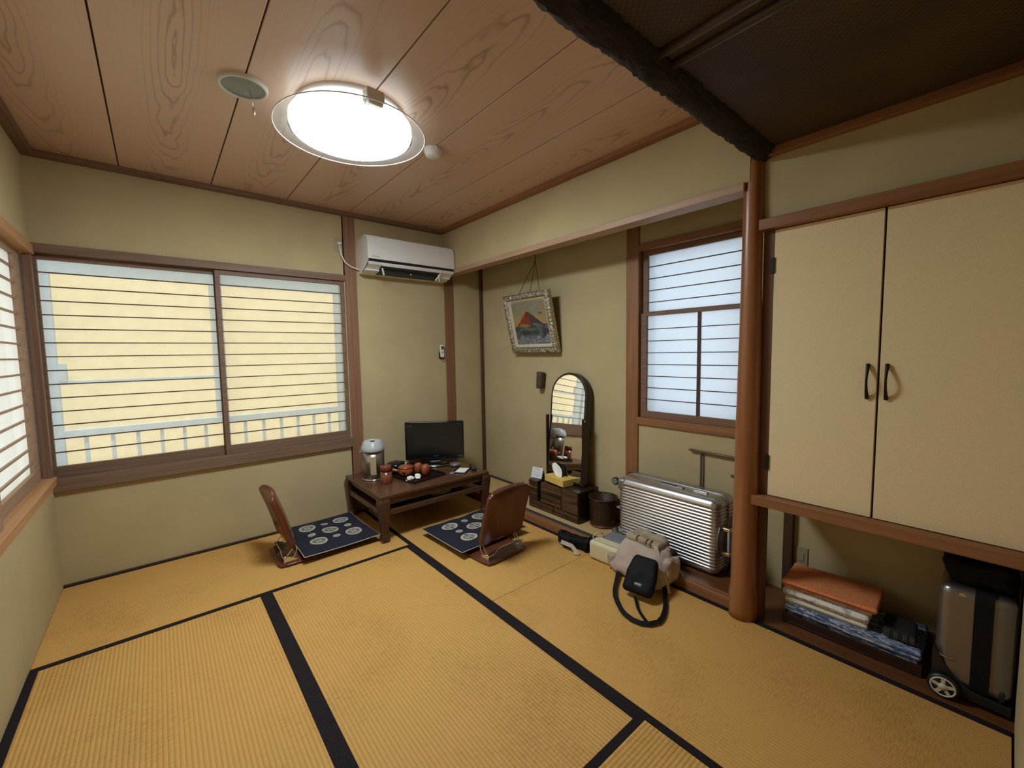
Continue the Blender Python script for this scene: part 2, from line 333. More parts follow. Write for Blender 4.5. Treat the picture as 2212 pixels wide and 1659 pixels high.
    def rbox(s, size, rad, n=(12, 12, 12), fn=None, c=(0, 0, 0), R=None):
        # subdivided box with rounded edges; fn(point, normal) may displace it
        hx, hy, hz = [a/2 for a in size]; c = Vector(c); H = (hx, hy, hz); cache = {}
        def vert(p):
            k = tuple(round(a, 6) for a in p)
            if k in cache: return cache[k]
            inner = Vector([max(-H[i]+rad, min(H[i]-rad, p[i])) for i in range(3)]); d = Vector(p)-inner
            if d.length > 1e-9: nn = d.normalized(); q = inner+nn*rad
            else: nn = Vector((0, 0, 1)); q = Vector(p)
            if fn: q = fn(q, nn)
            if R is not None: q = R @ q
            cache[k] = s.bm.verts.new(q+c); return cache[k]
        def lin(h, k):
            # denser near the rounded ends
            out = [-h, -h+rad*0.35, -h+rad*0.75]; m_ = max(2, k)
            for i in range(m_+1): out.append(-h+rad + (2*h-2*rad)*i/m_)
            out += [h-rad*0.75, h-rad*0.35, h]; return out
        L = [lin(H[i], n[i]) for i in range(3)]
        for ax in range(3):
            a, b = [i for i in range(3) if i != ax]
            for sg in (-1, 1):
                for i in range(len(L[a])-1):
                    for j in range(len(L[b])-1):
                        q = []
                        for u, v in ((i, j), (i+1, j), (i+1, j+1), (i, j+1)):
                            p = [0, 0, 0]; p[ax] = sg*H[ax]; p[a] = L[a][u]; p[b] = L[b][v]; q.append(vert(p))
                        if (sg > 0) == (ax == 1): q.reverse()
                        if len(set(q)) > 2: s.face(q, True)
        return s
    def build(s, name, m_, parent=None, loc=None, bevel=0, sub=0, rot=None, seg=2):
        bmesh.ops.recalc_face_normals(s.bm, faces=s.bm.faces[:]) if len(s.bm.faces) < 60000 else None
        me = bpy.data.meshes.new(name); s.bm.to_mesh(me); s.bm.free()
        for x in (m_ if isinstance(m_, (list, tuple)) else [m_]): me.materials.append(P[x] if isinstance(x, str) else x)
        o = bpy.data.objects.new(name, me); C.objects.link(o)
        if parent is not None: o.parent = parent
        if loc is not None: o.location = loc
        if rot is not None: o.rotation_euler = rot
        if bevel:
            b = o.modifiers.new('bevel', 'BEVEL'); b.width = bevel; b.segments = seg; b.limit_method = 'ANGLE'; b.angle_limit = 0.6
            for p in me.polygons: p.use_smooth = True
            try: b.harden_normals = True
            except Exception: pass
        if sub: q = o.modifiers.new('smooth', 'SUBSURF'); q.levels = sub; q.render_levels = sub
        return o
def tag(o, label=None, cat=None, group=None, kind=None):
    if label: o['label'] = label
    if cat: o['category'] = cat
    if group: o['group'] = group
    if kind: o['kind'] = kind
    return o
def thing(name, label, cat, loc=(0, 0, 0), rotz=0, group=None, kind=None):
    o = bpy.data.objects.new(name, None); C.objects.link(o); o.location = loc; o.rotation_euler = (0, 0, rotz); o.empty_display_size = 0.05
    return tag(o, label, cat, group, kind)
def struct(o): o['kind'] = 'structure'; return o
def copy_tree(o, parent=None):
    c = o.copy(); C.objects.link(c); c.parent = parent
    for ch in [x for x in bpy.data.objects if x.parent == o]: copy_tree(ch, c)
    return c
def box(name, m_, x0, x1, y0, y1, z0, z1, parent=None, bevel=0):
    # mesh centred on its own origin when it has no parent
    if parent is None:
        cx, cy_, cz = (x0+x1)/2, (y0+y1)/2, (z0+z1)/2
        return MB().box(x0-cx, x1-cx, y0-cy_, y1-cy_, z0-cz, z1-cz).build(name, m_, None, (cx, cy_, cz), bevel)
    return MB().box(x0, x1, y0, y1, z0, z1).build(name, m_, parent, bevel=bevel)
def text(body, size, m_, parent, loc, M3, name='lettering', sx=1.0):
    cu = bpy.data.curves.new('t', 'FONT'); cu.body = body; cu.size = size; cu.extrude = 0.0003; cu.align_x = 'CENTER'; cu.align_y = 'CENTER'
    t = bpy.data.objects.new('t', cu); C.objects.link(t)
    dg = bpy.context.evaluated_depsgraph_get(); me = bpy.data.meshes.new_from_object(t.evaluated_get(dg))
    bpy.data.objects.remove(t); bpy.data.curves.remove(cu)
    for v in me.vertices: v.co = M3 @ Vector((v.co.x*sx, v.co.y, v.co.z)) + Vector(loc)
    me.materials.clear(); me.materials.append(P[m_])
    o = bpy.data.objects.new(name, me); C.objects.link(o); o.parent = parent; return o
def paint(mb, name, m_, nx, ny, fn, colfn, parent=None, **kw):
    # a surface whose own pattern is stored per vertex: colfn(u, v) -> rgb
    mb.grid(nx, ny, fn)
    o = mb.build(name, m_, parent, **kw); me = o.data
    ca = me.color_attributes.new('Col', 'FLOAT_COLOR', 'POINT')
    for j in range(ny+1):
        for i in range(nx+1): ca.data[j*(nx+1)+i].color = (*colfn(i/nx, j/ny), 1)
    return o

# ================================================================== ROOM
RX, RY0, H = 2.656, -3.575, 2.46
AX = 3.06           # back of the alcove
# --- walls (plaster slabs with real openings)
wb = MB()
wb.box(-0.12, 1.70, 0.0, 0.12, -0.05, 0.60).box(-0.12, 1.70, 0.0, 0.12, 1.95, 2.52).box(1.69, 3.16, 0.0, 0.12, -0.05, 2.52)
tag(struct(wb.build('wall_back', 'wall')))
wl = MB()
wl.box(-0.12, 0.0, -3.70, 0.0, -0.05, 0.62).box(-0.12, 0.0, -3.70, 0.0, 1.94, 2.52).box(-0.12, 0.0, -3.70, -1.95, 0.6, 1.96)
struct(wl.build('wall_left', 'wall'))
wr = MB()
wr.box(AX, AX+0.12, -1.83, 0.0, -0.05, 2.52).box(AX, AX+0.12, -3.70, -1.83, -0.05, 0.83).box(AX, AX+0.12, -3.70, -1.83, 2.03, 2.52).box(AX, AX+0.12, -3.70, -2.54, 0.8, 2.05)
struct(wr.build('wall_right', 'wall'))
struct(box('wall_front', 'wall', -0.12, 3.20, -3.72, RY0, -0.05, 2.52))
# hanging wall over the alcove and over the closet
struct(box('wall_above_alcove', 'wall', 2.612, 2.70, -2.70, 0.0, 2.085, 2.47))
struct(box('wall_above_closet', 'wall', 2.665, 2.72, RY0, -2.72, 1.90, 2.47))
struct(box('wall_above_beam', 'wall', 0.0, 2.665, -2.775, -2.715, 2.25, 2.47))
struct(box('floor', 'board', -0.12, 3.18, -3.70, 0.12, -0.12, -0.035))
# --- raised alcove floor and threshold
struct(box('floor_alcove', 'board', 2.70, AX, -2.66, -1.80, -0.03, 0.052))
struct(box('floor_niche', 'board', 2.658, AX, RY0, -2.66, -0.034, 0.0))
struct(box('ceiling_alcove', 'woven', 2.66, AX+0.12, RY0-0.1, 0.12, 2.44, 2.52))
t = struct(box('trim_1', 'cedar_y', 2.658, 2.702, -2.66, -0.0, -0.03, 0.053, bevel=0.003))
tag(t, 'reddish wooden threshold strip along the alcove edge', 'threshold')
# --- ceiling boards
ce = struct(thing('ceiling', 'brown cedar board ceiling with cathedral grain', 'ceiling', (0, 0, H)))
ce['kind'] = 'structure'
xs = [-0.06, 0.392, 0.840, 1.289, 1.738, 2.187, 2.64]
for a, b in zip(xs, xs[1:]):
    o = MB().box(-(b-a)/2+0.0028, (b-a)/2-0.0028, -1.40, 1.40, 0.0, 0.012).build('ceiling_board', 'ceiling', ce, ((a+b)/2, -1.385, 0), bevel=0.002)
MB().box(-0.1, 2.7, -2.8, 0.1, 0.010, 0.05).build('ceiling_backing', 'shadowgap', ce)
# ceiling edge mouldings
for i, (x0, x1, y0, y1, nm) in enumerate(((0, 2.612, -0.055, 0, 'frame_x'), (0, 0.05, -2.72, -0.055, 'frame_y'), (2.56, 2.612, -2.72, -0.055, 'cedar_y'))):
    o = struct(box('trim_%d' % (2+i), nm, x0, x1, y0, y1, 2.432, 2.462, bevel=0.003))
    tag(o, ('ceiling moulding over the wide window wall', 'ceiling moulding over the side window', 'orange brown ceiling moulding over the alcove')[i], 'moulding')
# lower dark ceiling by the entrance
lc = struct(box('ceiling_low', 'woven', 0.0, 2.665, RY0, -2.74, 2.212, 2.225))
MB().box(-1.3325, 1.3325, -0.417, 0.417, 0.0, 0.20).build('ceiling_void', 'shadowgap', lc, (0, 0, 0.012))
for (x, dz) in ((1.700, 0), (1.775, 0)):
    MB().tube([(x-1.3325, -0.41, -0.010), (x-1.3325, 0.41, -0.010)], 0.016, 10).build('ceiling_batten', wood('dark_batten', (0.03, 0.014, 0.008), (0.06, 0.03, 0.016), 1), lc)
o = struct(box('trim_5', 'cedar_y', 2.625, 2.665, RY0, -2.76, 2.180, 2.213, bevel=0.003)); tag(o, 'wood moulding under the dark woven ceiling', 'moulding')
# bark beam across the room
bm_ = MB(); n = 150; seg = 40; rings = []
for i in range(n+1):
    x = 2.655*i/n; ring = []
    for k in range(seg):
        a = 2*PI*k/seg; r = 0.052+0.006*noise.noise((x*6, a*1.2, 0))+0.010*noise.noise((x*55, math.cos(a)*9, math.sin(a)*9))
        ring.append(bm_.bm.verts.new((x-1.33, r*math.cos(a), r*math.sin(a))))
    rings.append(ring)
for A, B in zip(rings, rings[1:]):
    for k in range(seg): bm_.face((A[k], A[(k+1) % seg], B[(k+1) % seg], B[k]), True)
bm_.face(rings[0]); bm_.face(rings[-1])
o = bm_.build('trim_6', 'beam', None, (1.33, -2.742, 2.222)); o['kind'] = 'structure'; tag(o, 'rough black bark covered beam crossing the ceiling', 'beam')
# polished log pillar
pl = MB()
def logr(r, z, a): return r*(1+0.035*noise.noise((math.cos(a)*1.2, math.sin(a)*1.2, z*2.2))+0.02*noise.noise((math.cos(a)*3, math.sin(a)*3, z*7)))
pl.lathe([(0.058-0.0175*min(1, z/2.2)+(0.006 if z < 0.15 else 0), z) for z in [i*0.04 for i in range(56)]], (0, 0, 0), 36, None, True, logr)
o = pl.build('trim_7', 'log', None, (2.655, -2.702, 0.0)); o['kind'] = 'structure'; tag(o, 'reddish polished log pillar beside the closet', 'pillar')
# square posts
def post(i, x0, x1, y0, y1, z0, z1, lab, m_='cedar_z'):
    o = struct(box('trim_%d' % i, m_, x0, x1, y0, y1, z0, z1, bevel=0.003)); tag(o, lab, 'post')
post(8, 1.697, 1.790, -0.012, 0.05, 0, 2.435, 'brown post between wide window and air conditioner', wood('post_wood_mid', (0.20, 0.095, 0.050), (0.27, 0.135, 0.075), 2, 0.55))
post(9, 2.622, 2.716, -0.012, 0.05, 0.0, 2.09, 'brown post below the air conditioner beside the television', wood('post_wood_mid2', (0.19, 0.085, 0.042), (0.26, 0.12, 0.065), 2, 0.55))
post(10, AX-0.012, AX+0.05, -1.838, -1.738, 0.05, 2.43, 'orange brown post beside the small paper window')
post(11, 3.030, AX, -0.028, 0.0, 0.05, 2.43, 'thin dark strip in the alcove corner', wood('corner_strip_wood', (0.07, 0.032, 0.016), (0.12, 0.06, 0.03), 2))
post(12, AX-0.03, AX+0.05, -2.80, -2.755, 0.0, 0.60, 'dark slim post inside the low niche', wood('niche_post_wood', (0.04, 0.02, 0.01), (0.07, 0.035, 0.018), 2))
# otoshigake: pale rail at the foot of the hanging wall
o = struct(box('trim_13', wood('pale_rail_wood', (0.36, 0.22, 0.14), (0.46, 0.29, 0.19), 1, 0.5), 2.600, 2.70, -2.68, 0.0, 2.048, 2.088, bevel=0.003)); tag(o, 'pale wooden rail under the hanging wall over the alcove', 'rail')
# alcove side wall above the niche + closet underside are part of the closet (below)
# skirting strips
o = struct(box('baseboard_back', 'shadowgap', 0.0, 2.656, -0.012, 0.0, -0.03, 0.010)); o = struct(box('baseboard_alcove', 'shadowgap', AX-0.014, AX, -1.74, 0.0, 0.05, 0.068))

# --- tatami mats
def tatami(x0, x1, y0, y1, lab, longx, mname='tatami', borders=(1, 1), z1=0.0, hw=0.030, group='tatami mats'):
    cx, cy_ = (x0+x1)/2, (y0+y1)/2; L, W_ = ((x1-x0), (y1-y0)) if longx else ((y1-y0), (x1-x0))
    t = thing('tatami_mat', lab, 'tatami mat', (cx, cy_, z1), 0 if longx else PI/2, group)
    MB().box(-L/2+0.001, L/2-0.001, -W_/2+0.001, W_/2-0.001, -0.034, 0.0).build('rush_surface', mname, t, bevel=0.0015)
    for sg, on in zip((-1, 1), borders):
        if on: MB().box(-L/2+0.001, L/2-0.001, sg*(W_/2-hw/2)-hw/2, sg*(W_/2-hw/2)+hw/2, -0.030, 0.0015).build('cloth_border', 'heri', t)
    return t
tatami(0, 1.76, -0.892, 0.0, 'long tatami mat along the wall under the wide window', True, 'tatami_smooth')
tatami(0, 0.884, -2.689, -0.892, 'ribbed tatami mat touching the side window wall', False)
tatami(0.884, 1.76, -2.689, -0.892, 'ribbed tatami mat in the middle of the room', False)
tatami(0, 1.76, -3.57, -2.689, 'tatami mat whose ribbed corner shows at the lower picture edge', True)
tatami(1.76, 2.656, -1.778, 0.0, 'tatami mat under the table and before the dressing table', False, 'tatami_smooth')
tatami(1.76, 2.656, -3.57, -1.778, 'smooth tatami mat beside the closet, under the bags', False, 'tatami_smooth')
am = tatami(2.703, AX, -1.80, 0.0, 'narrow tatami mat on the raised alcove floor', False, 'tatami_old', (0, 0), 0.052)
for sg in (1,):
    MB().box(-0.899, 0.899, 0.1780-0.034, 0.1780, -0.02, 0.0015).build('cloth_border', noisy('grey_patterned_border', (0.012, 0.011, 0.013), (0.13, 0.12, 0.12), (60, 160, 1), 1, 0.85, lo=0.5, hi=0.62), am)

# ================================================================== WINDOWS
def shoji(parent, W_, zb, zt, laths, xf, stile=0.03, top=0.03, bot=0.055, mf=('frame_x', 'frame_z'), pap='paper', vbar=None, lw=0.006):
    # xf(u, d, z) -> world; u along the sash, d depth towards the room
    def bx(mb, u0, u1, d0, d1, z0, z1):
        a = Vector(xf(u0, d0, z0)); b = Vector(xf(u1, d1, z1)); mb.box(min(a.x, b.x), max(a.x, b.x), min(a.y, b.y), max(a.y, b.y), z0, z1)
    f = MB(); bx(f, 0, stile, -0.014, 0.014, zb, zt); bx(f, W_-stile, W_, -0.014, 0.014, zb, zt)
    bx(f, stile, W_-stile, -0.014, 0.014, zb, zb+bot); bx(f, stile, W_-stile, -0.014, 0.014, zt-top, zt)
    fo = f.build('shoji_sash', mf[0], parent, bevel=0.0015)
    l = MB()
    for z in laths: bx(l, stile, W_-stile, -0.004, 0.007, z-lw/2, z+lw/2)
    for u in (vbar or []): bx(l, u-0.009, u+0.009, -0.006, 0.010, zb+bot, zt-top)
    l.build('lattice', 'lath_'+('x' if 'x' in str(mf[0]) or not isinstance(mf[0], str) else 'y') if pap == 'paper' or lw < 0.008 else mf[0], fo)
    p = MB(); bx(p, stile-0.002, W_-stile+0.002, -0.0052, -0.0042, zb+bot-0.002, zt-top+0.002); p.build('shoji_paper', pap, fo)
    return fo
# window_1: wide window in the back wall
w1 = thing('window_1', 'wide window with two paper sliding screens', 'window', (0, 0, 0), 0, None, 'structure')
dk = wood('weathered_frame_x', (0.145, 0.085, 0.055), (0.21, 0.125, 0.082), 0, 0.6)
f = MB(); f.box(-0.02, 1.697, -0.028, 0.12, 0.567, 0.640); f.box(-0.02, 1.697, -0.020, 0.12, 1.918, 1.967); f.box(-0.10, 0.0, 0.0, 0.12, 0.64, 1.92)
f.build('window_frame', dk, w1, bevel=0.002)
lat1 = [1.818-0.0795*i for i in range(14)]
shoji(w1, 0.862, 0.640, 1.918, lat1, lambda u, d, z: (-0.012+u, 0.045-d, z), 0.026, 0.030, 0.063, (dk, dk))
shoji(w1, 0.858, 0.640, 1.918, lat1, lambda u, d, z: (0.830+u, 0.014-d, z), 0.026, 0.030, 0.063, (dk, dk))
sa = MB()   # outer aluminium sash
sa.box(-0.08, -0.012, 0.10, 0.125, 0.60, 1.93).box(1.680, 1.72, 0.10, 0.125, 0.60, 1.93).box(0.846, 0.872, 0.10, 0.125, 0.64, 1.915).box(-0.08, 1.72, 0.10, 0.125, 1.912, 1.95).box(-0.08, 1.72, 0.10, 0.125, 0.60, 0.655)
so = sa.build('outer_sash', 'alu', w1, bevel=0.003)
MB().box(-0.01, 1.68, 0.112, 0.115, 0.65, 1.915).build('window_glass', 'glass', so)
# window_2: side window in the left wall
w2 = thing('window_2', 'side window with paper sliding screens in the left wall', 'window', (0, 0, 0), 0, None, 'structure')
f = MB(); f.box(-0.12, 0.018, -1.96, -0.0, 0.612, 0.655); f.box(-0.12, 0.014, -1.96, -0.0, 1.905, 1.955); f.box(-0.12, 0.004, -1.96, -1.92, 0.655, 1.905)
f.build('window_frame', 'pale_y', w2, bevel=0.002)
MB().box(-0.030, 0.004, -0.034, 0.004, 0.64, 1.92).build('corner_post', 'frame_z', w2, bevel=0.002)
lat2 = [1.806-0.0795*i for i in range(14)]
for y0, dx in ((-0.058, -0.050), (-0.96, -0.022)):
    shoji(w2, 0.94, 0.655, 1.905, lat2, lambda u, d, z, y0=y0, dx=dx: (dx+d, y0-u, z), 0.115 if dx < -0.03 else 0.035, 0.032, 0.065, ('side_y', 'side_y'), 'paper_side', None, 0.009)
sa = MB(); sa.box(-0.16, -0.13, -1.95, 0.0, 0.58, 0.64).box(-0.16, -0.13, -1.95, 0.0, 1.90, 1.96).box(-0.16, -0.13, -0.03, 0.02, 0.58, 1.96).box(-0.16, -0.13, -1.96, -1.90, 0.58, 1.96).box(-0.16, -0.13, -1.0, -0.95, 0.6, 1.9)
so = sa.build('outer_sash', 'alu', w2, bevel=0.003)
MB().box(-0.147, -0.144, -1.92, -0.03, 0.62, 1.92).build('window_glass', 'glass', so)
# window_3: small window of the alcove
w3 = thing('window_3', 'small three part paper window beside the log pillar', 'window', (0, 0, 0), 0, None, 'structure')
f = MB(); f.box(3.040, 3.17, -2.55, -1.838, 0.812, 0.860); f.box(3.036, 3.17, -2.55, -1.838, 1.995, 2.038); f.box(3.06, 3.17, -2.56, -2.535, 0.85, 2.0)
f.build('window_frame', 'cedar_y', w3, bevel=0.002)
def xf3(d0, y0): return lambda u, d, z: (d0-d, y0-u, z)
shoji(w3, 0.690, 0.860, 1.575, [0.987+0.0800*i for i in range(7)], xf3(3.085, -1.845), 0.042, 0.018, 0.045, ('frame_y', 'frame_z'), 'paper_left', [0.405], 0.005)
shoji(w3, 0.690, 1.575, 1.995, [1.650+0.0795*i for i in range(4)], xf3(3.105, -1.845), 0.036, 0.030, 0.012, ('frame_y', 'frame_z'), 'paper_left', None, 0.005)
sa = MB(); sa.box(3.19, 3.215, -2.56, -1.83, 0.80, 0.86).box(3.19, 3.215, -2.56, -1.83, 1.98, 2.05).box(3.19, 3.215, -1.87, -1.80, 0.8, 2.05).box(3.19, 3.215, -2.60, -2.53, 0.8, 2.05)
so = sa.build('outer_sash', 'alu', w3, bevel=0.003)
MB().box(3.20, 3.203, -2.55, -1.85, 0.85, 2.0).build('window_glass', 'glass', so)

# ================================================================== OUTSIDE
nb = thing('neighbour_building', 'ochre wall of the neighbouring building beyond the wide window', 'building', (0.9, 1.6, -2.5))
MB().box(-4.5, 4.5, 0, 0.3, 0, 7.5).build('wall_surface', 'ochre', nb)
rl = thing('railing_with_sash_bars', 'pale blue grey railing and window sash bars, set outside to catch the sun', 'railing', (0.90, 0.90, 0.0))
def rb_(name, x0, x1, z0, z1, dy=0.02): MB().box(x0-0.90, x1-0.90, -dy, dy, z0, z1).build(name, 'alu', rl, bevel=0.003)
rb_('sash_head_bar', -0.75, 2.75, 1.934, 2.22); rb_('sash_side_bar', -0.75, -0.048, 0.02, 1.934); rb_('sash_side_bar', 1.884, 2.75, 0.02, 1.934); rb_('post', 0.866, 0.952, 0.78, 1.934)  # window sash silhouettes, moved out here so sun and sky brighten them
rb_('sash_middle_bar', -0.048, 0.873, 1.142, 1.170, 0.015); rb_('latch_box', -0.048, -0.006, 1.165, 1.294, 0.03)
rb_('top_rail', -0.048, 1.884, 0.753, 0.809, 0.03); rb_('bottom_rail', -0.048, 1.884, 0.02, 0.06)
for i in range(13): rb_('baluster', 0.061+0.1441*i-0.012, 0.061+0.1441*i+0.012, 0.06, 0.753, 0.012)

# ================================================================== CEILING FITTINGS
LX, LY = 1.270, -1.445
cl = thing('ceiling_lamp', 'round white ceiling lamp, lit, with a clear acrylic rim', 'ceiling lamp', (LX, LY, H))
MB().lathe([(0.0, -0.028), (0.235, -0.028), (0.245, -0.02), (0.245, 0.0), (0.0, 0.0)], seg=48, caps=False).build('lamp_pan', 'white', cl)
MB().lathe([(0.0, -0.133), (0.10, -0.132), (0.18, -0.126), (0.235, -0.113), (0.264, -0.099)], seg=64, caps=False).build('diffuser', 'lamp', cl)
MB().lathe([(0.264, -0.099), (0.272, -0.080), (0.272, -0.052), (0.258, -0.032), (0.0, -0.030)], seg=64, caps=False).build('diffuser_side', 'lampside', cl)
MB().lathe([(0.275, -0.098), (0.332, -0.098), (0.336, -0.095), (0.332, -0.092), (0.275, -0.092), (0.275, -0.098)], seg=72, caps=False).build('acrylic_rim', 'acrylic', cl)
MB().tube([(0.335*math.cos(a*PI/36), 0.335*math.sin(a*PI/36), -0.095) for a in range(72)], 0.0025, 6, True).build('rim_edge', 'white', cl)  # white tube stands in for the glow along the acrylic edge
f = MB(); f.obox((0, 0, 0.0), (0.078, 0.050, 0.045)); f.obox((0.0, 0.004, -0.030), (0.066, 0.05, 0.018)); R = Matrix.Rotation(0.05, 4, 'Z')
f.build('sensor_box', 'white', cl, (-0.015, -0.292, -0.062), bevel=0.006, rot=(0, 0, 0.05))
dl = thing('downlight', 'small round unlit downlight with a pull chain', 'downlight', (0.842, -1.375, H))
MB().lathe([(0.079, -0.006), (0.080, -0.014), (0.088, -0.015), (0.092, -0.010), (0.093, 0.0)], seg=40, caps=False).build('trim_ring', 'offwhite', dl)
MB().lathe([(0.0, -0.002), (0.02, -0.002), (0.05, -0.004), (0.080, -0.009)], seg=40, caps=False).build('reflector', 'reflector', dl)
MB().lathe([(0.0, -0.045), (0.010, -0.042), (0.016, -0.032), (0.014, -0.018), (0.009, -0.004)], seg=20, caps=False).build('bulb', 'glass', dl)
MB().tube([(0.02, -0.01, -0.012), (0.028, -0.012, -0.05), (0.03, -0.012, -0.085)], 0.0012, 6).build('pull_chain', 'chrome', dl)
MB().tube([(0.03, -0.012, -0.085), (0.032, -0.012, -0.100), (0.034, -0.012, -0.118)], [0.002, 0.005, 0.002], 8).build('pull_knob', 'chrome', dl)
sm = thing('smoke_detector', 'white round smoke detector on the ceiling', 'smoke detector', (1.742, -1.372, H))
MB().lathe([(0.0, -0.040), (0.034, -0.040), (0.040, -0.036), (0.043, -0.022), (0.048, -0.020), (0.049, -0.002), (0.049, 0.0)], seg=36, caps=False).build('housing', 'white', sm)
MB().box(-0.008, 0.008, -0.055, -0.042, -0.018, 0).build('indicator', 'offwhite', sm, bevel=0.002)

# ================================================================== CLOSET
cs = thing('closet', 'built in closet with two cream doors above an open niche', 'closet', (2.66, -3.15, 0.0))
def cb(name, m_, x0, x1, y0, y1, z0, z1, par=None, bv=0.0015): return MB().box(x0-2.66, x1-2.66, y0+3.15, y1+3.15, z0, z1).build(name, m_, par or cs, bevel=bv)
cb('shelf_board', 'cedar_y', 2.618, 3.055, RY0+0.003, -2.738, 0.585, 0.631, bv=0.003)
cb('top_rail', 'cedar_y', 2.624, 2.72, RY0+0.003, -2.738, 1.860, 1.907, bv=0.003)
cb('door_jamb', wood('jamb_wood', (0.12, 0.045, 0.02), (0.17, 0.07, 0.032), 2), 2.672, 2.76, -2.790, -2.745, 0.632, 1.859)
cb('lower_jamb', wood('jamb_wood_low', (0.12, 0.045, 0.02), (0.17, 0.07, 0.032), 2), 2.685, 2.74, -2.775, -2.745, 0.0, 0.584)
cb('side_panel', 'wall', 2.74, 3.055, -2.775, -2.755, 0.632, 2.43)
cb('inner_back', 'wall', 2.78, 2.80, RY0+0.003, -2.80, 0.632, 1.86)
for i, (ya, yb) in enumerate(((-3.168, -2.792), (-3.571, -3.176))):
    d = cb('door', 'doorcloth', 2.668, 2.692, ya, yb, 0.6345, 1.857, bv=0.001)
    hy = -3.141 if i == 0 else -3.199
    pts = []; rr = []
    for k in range(15):
        t_ = k/14; z = 1.119+0.136*t_; pts.append((2.668-2.66-0.004-0.026*math.sin(PI*t_), hy+3.15, z)); rr.append(0.0075-0.0032*math.sin(PI*t_))
    MB().tube(pts, rr, 10).build('handle', 'iron', d)
    if i == 0:
        for z in (1.70, 0.79): MB().box(0.001, 0.010, 0.355, 0.372, z-0.035, z+0.035).build('hinge', 'iron', d, bevel=0.001)

# ================================================================== AIR CONDITIONER
ac = thing('air_conditioner', 'white wall mounted air conditioner with its louver open', 'air conditioner', (2.205, 0, 2.13))
def prof(x0, x1, poly, name, m_, par=None, bv=0.004): return MB().prism([(y, z-2.13) for y, z in poly], 0, x0-2.205, x1-2.205).build(name, m_, par or ac, bevel=bv)
prof(1.812, 2.598, [(-0.001, 2.262), (-0.150, 2.272), (-0.198, 2.258), (-0.214, 2.20), (-0.218, 2.062), (-0.205, 2.040), (-0.150, 2.018), (-0.150, 2.00), (-0.060, 1.985), (-0.001, 1.985)], 'casing', 'white')
prof(1.808, 2.602, [(-0.10, 2.276), (-0.170, 2.277), (-0.208, 2.262), (-0.225, 2.205), (-0.229, 2.080), (-0.219, 2.078), (-0.205, 2.20), (-0.19, 2.25), (-0.10, 2.268)], 'front_panel', 'white')
prof(1.813, 2.597, [(-0.2195, 2.079), (-0.2255, 2.079), (-0.218, 2.060), (-0.212, 2.060)], 'panel_gap', 'black', bv=0.0)
for xa, xb in ((1.812, 1.925), (2.485, 2.598)):
    prof(xa, xb, [(-0.205, 2.042), (-0.216, 2.058), (-0.150, 2.012), (-0.085, 1.985), (-0.060, 1.985), (-0.08, 2.0)], 'outlet_cheek', 'white', bv=0.002)
prof(1.925, 2.485, [(-0.207, 2.0385), (-0.1515, 2.0145), (-0.1515, 1.996), (-0.075, 1.984), (-0.070, 1.990), (-0.140, 2.03), (-0.2, 2.045)], 'air_outlet', mat('dark_outlet', (0.012, 0.016, 0.02), 0.5), bv=0)
prof(1.93, 2.48, [(-0.212, 2.0405), (-0.204, 2.034), (-0.200, 2.037), (-0.208, 2.044)], 'louver', 'white', bv=0.001)
for x in (1.937, 2.455):
    lm = MB().bar((x-2.205, -0.188, -0.108), (x-2.205+0.014, -0.182, -0.162), 0.008, 0.012)
    if x > 2: lm.bar((2.47-2.205, -0.20, -0.10), (2.435-2.205, -0.165, -0.158), 0.006, 0.010)
    lm.build('louver_arm', 'white', ac)
MB().lathe([(0, -0.010), (0.008, -0.006), (0.008, 0.006), (0, 0.01)], seg=14, caps=False).build('swing_pin', 'chrome', ac, (2.205-2.205, -0.155, -0.126))
F = Matrix(((1, 0, 0), (0, 0, -1), (0, 1, 0)))   # text standing, facing -y
text('HITACHI', 0.014, 'text', ac, (1.868-2.205, -0.2300, 2.098-2.13), F)
MB().box(2.505-2.205, 2.565-2.205, -0.2300, -0.2290, 2.0955-2.13, 2.0985-2.13).build('small_print', 'textmid', ac)
cd_ = MB().tube([(1.660, -0.022, 2.208), (1.660, -0.030, 2.17), (1.668, -0.03, 2.12), (1.695, -0.03, 2.065), (1.74, -0.03, 2.035), (1.79, -0.03, 2.022), (1.815, -0.03, 2.02)], 0.0055, 10)
o = cd_.build('power_cord', 'white', ac); o.location = (-2.205, 0, -2.13)
MB().box(1.645-2.205, 1.675-2.205, -0.030, -0.006, 2.203-2.13, 2.219-2.13).build('plug', 'white', o, (2.205-2.205, 0, 0), bevel=0.003).location = (2.205, 0, 2.13)
def outlet(name, lab, loc, rz, w_=0.07, h_=0.115, m_='offwhite'):
    t = thing(name, lab, 'wall outlet', loc, rz)
    MB().box(-w_/2, w_/2, -0.006, 0, -h_/2, h_/2).build('cover_plate', m_, t, bevel=0.002)
    a = MB(); a.box(-0.012, 0.012, -0.009, -0.004, -0.022, 0.022); a.build('socket_face', m_, t, bevel=0.001)
    return t
outlet('wall_outlet', 'beige wall outlet beside the air conditioner post', (1.658, 0, 2.203), 0, 0.060, 0.11, mat('beige_plate', (0.36, 0.32, 0.22), 0.5))
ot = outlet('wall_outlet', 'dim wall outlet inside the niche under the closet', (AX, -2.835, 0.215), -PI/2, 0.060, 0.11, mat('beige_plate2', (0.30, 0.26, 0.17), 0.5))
rc = thing('air_conditioner_remote', 'white remote control in a black holder on the post', 'remote control', (2.566, -0.002, 1.335))
MB().box(-0.024, 0.024, -0.020, -0.001, -0.055, 0.0).build('holder', 'black', rc, bevel=0.003)
hb = MB().box(-0.021, 0.021, -0.034, -0.018, -0.048, 0.072).build('handset', 'white', rc, bevel=0.006)
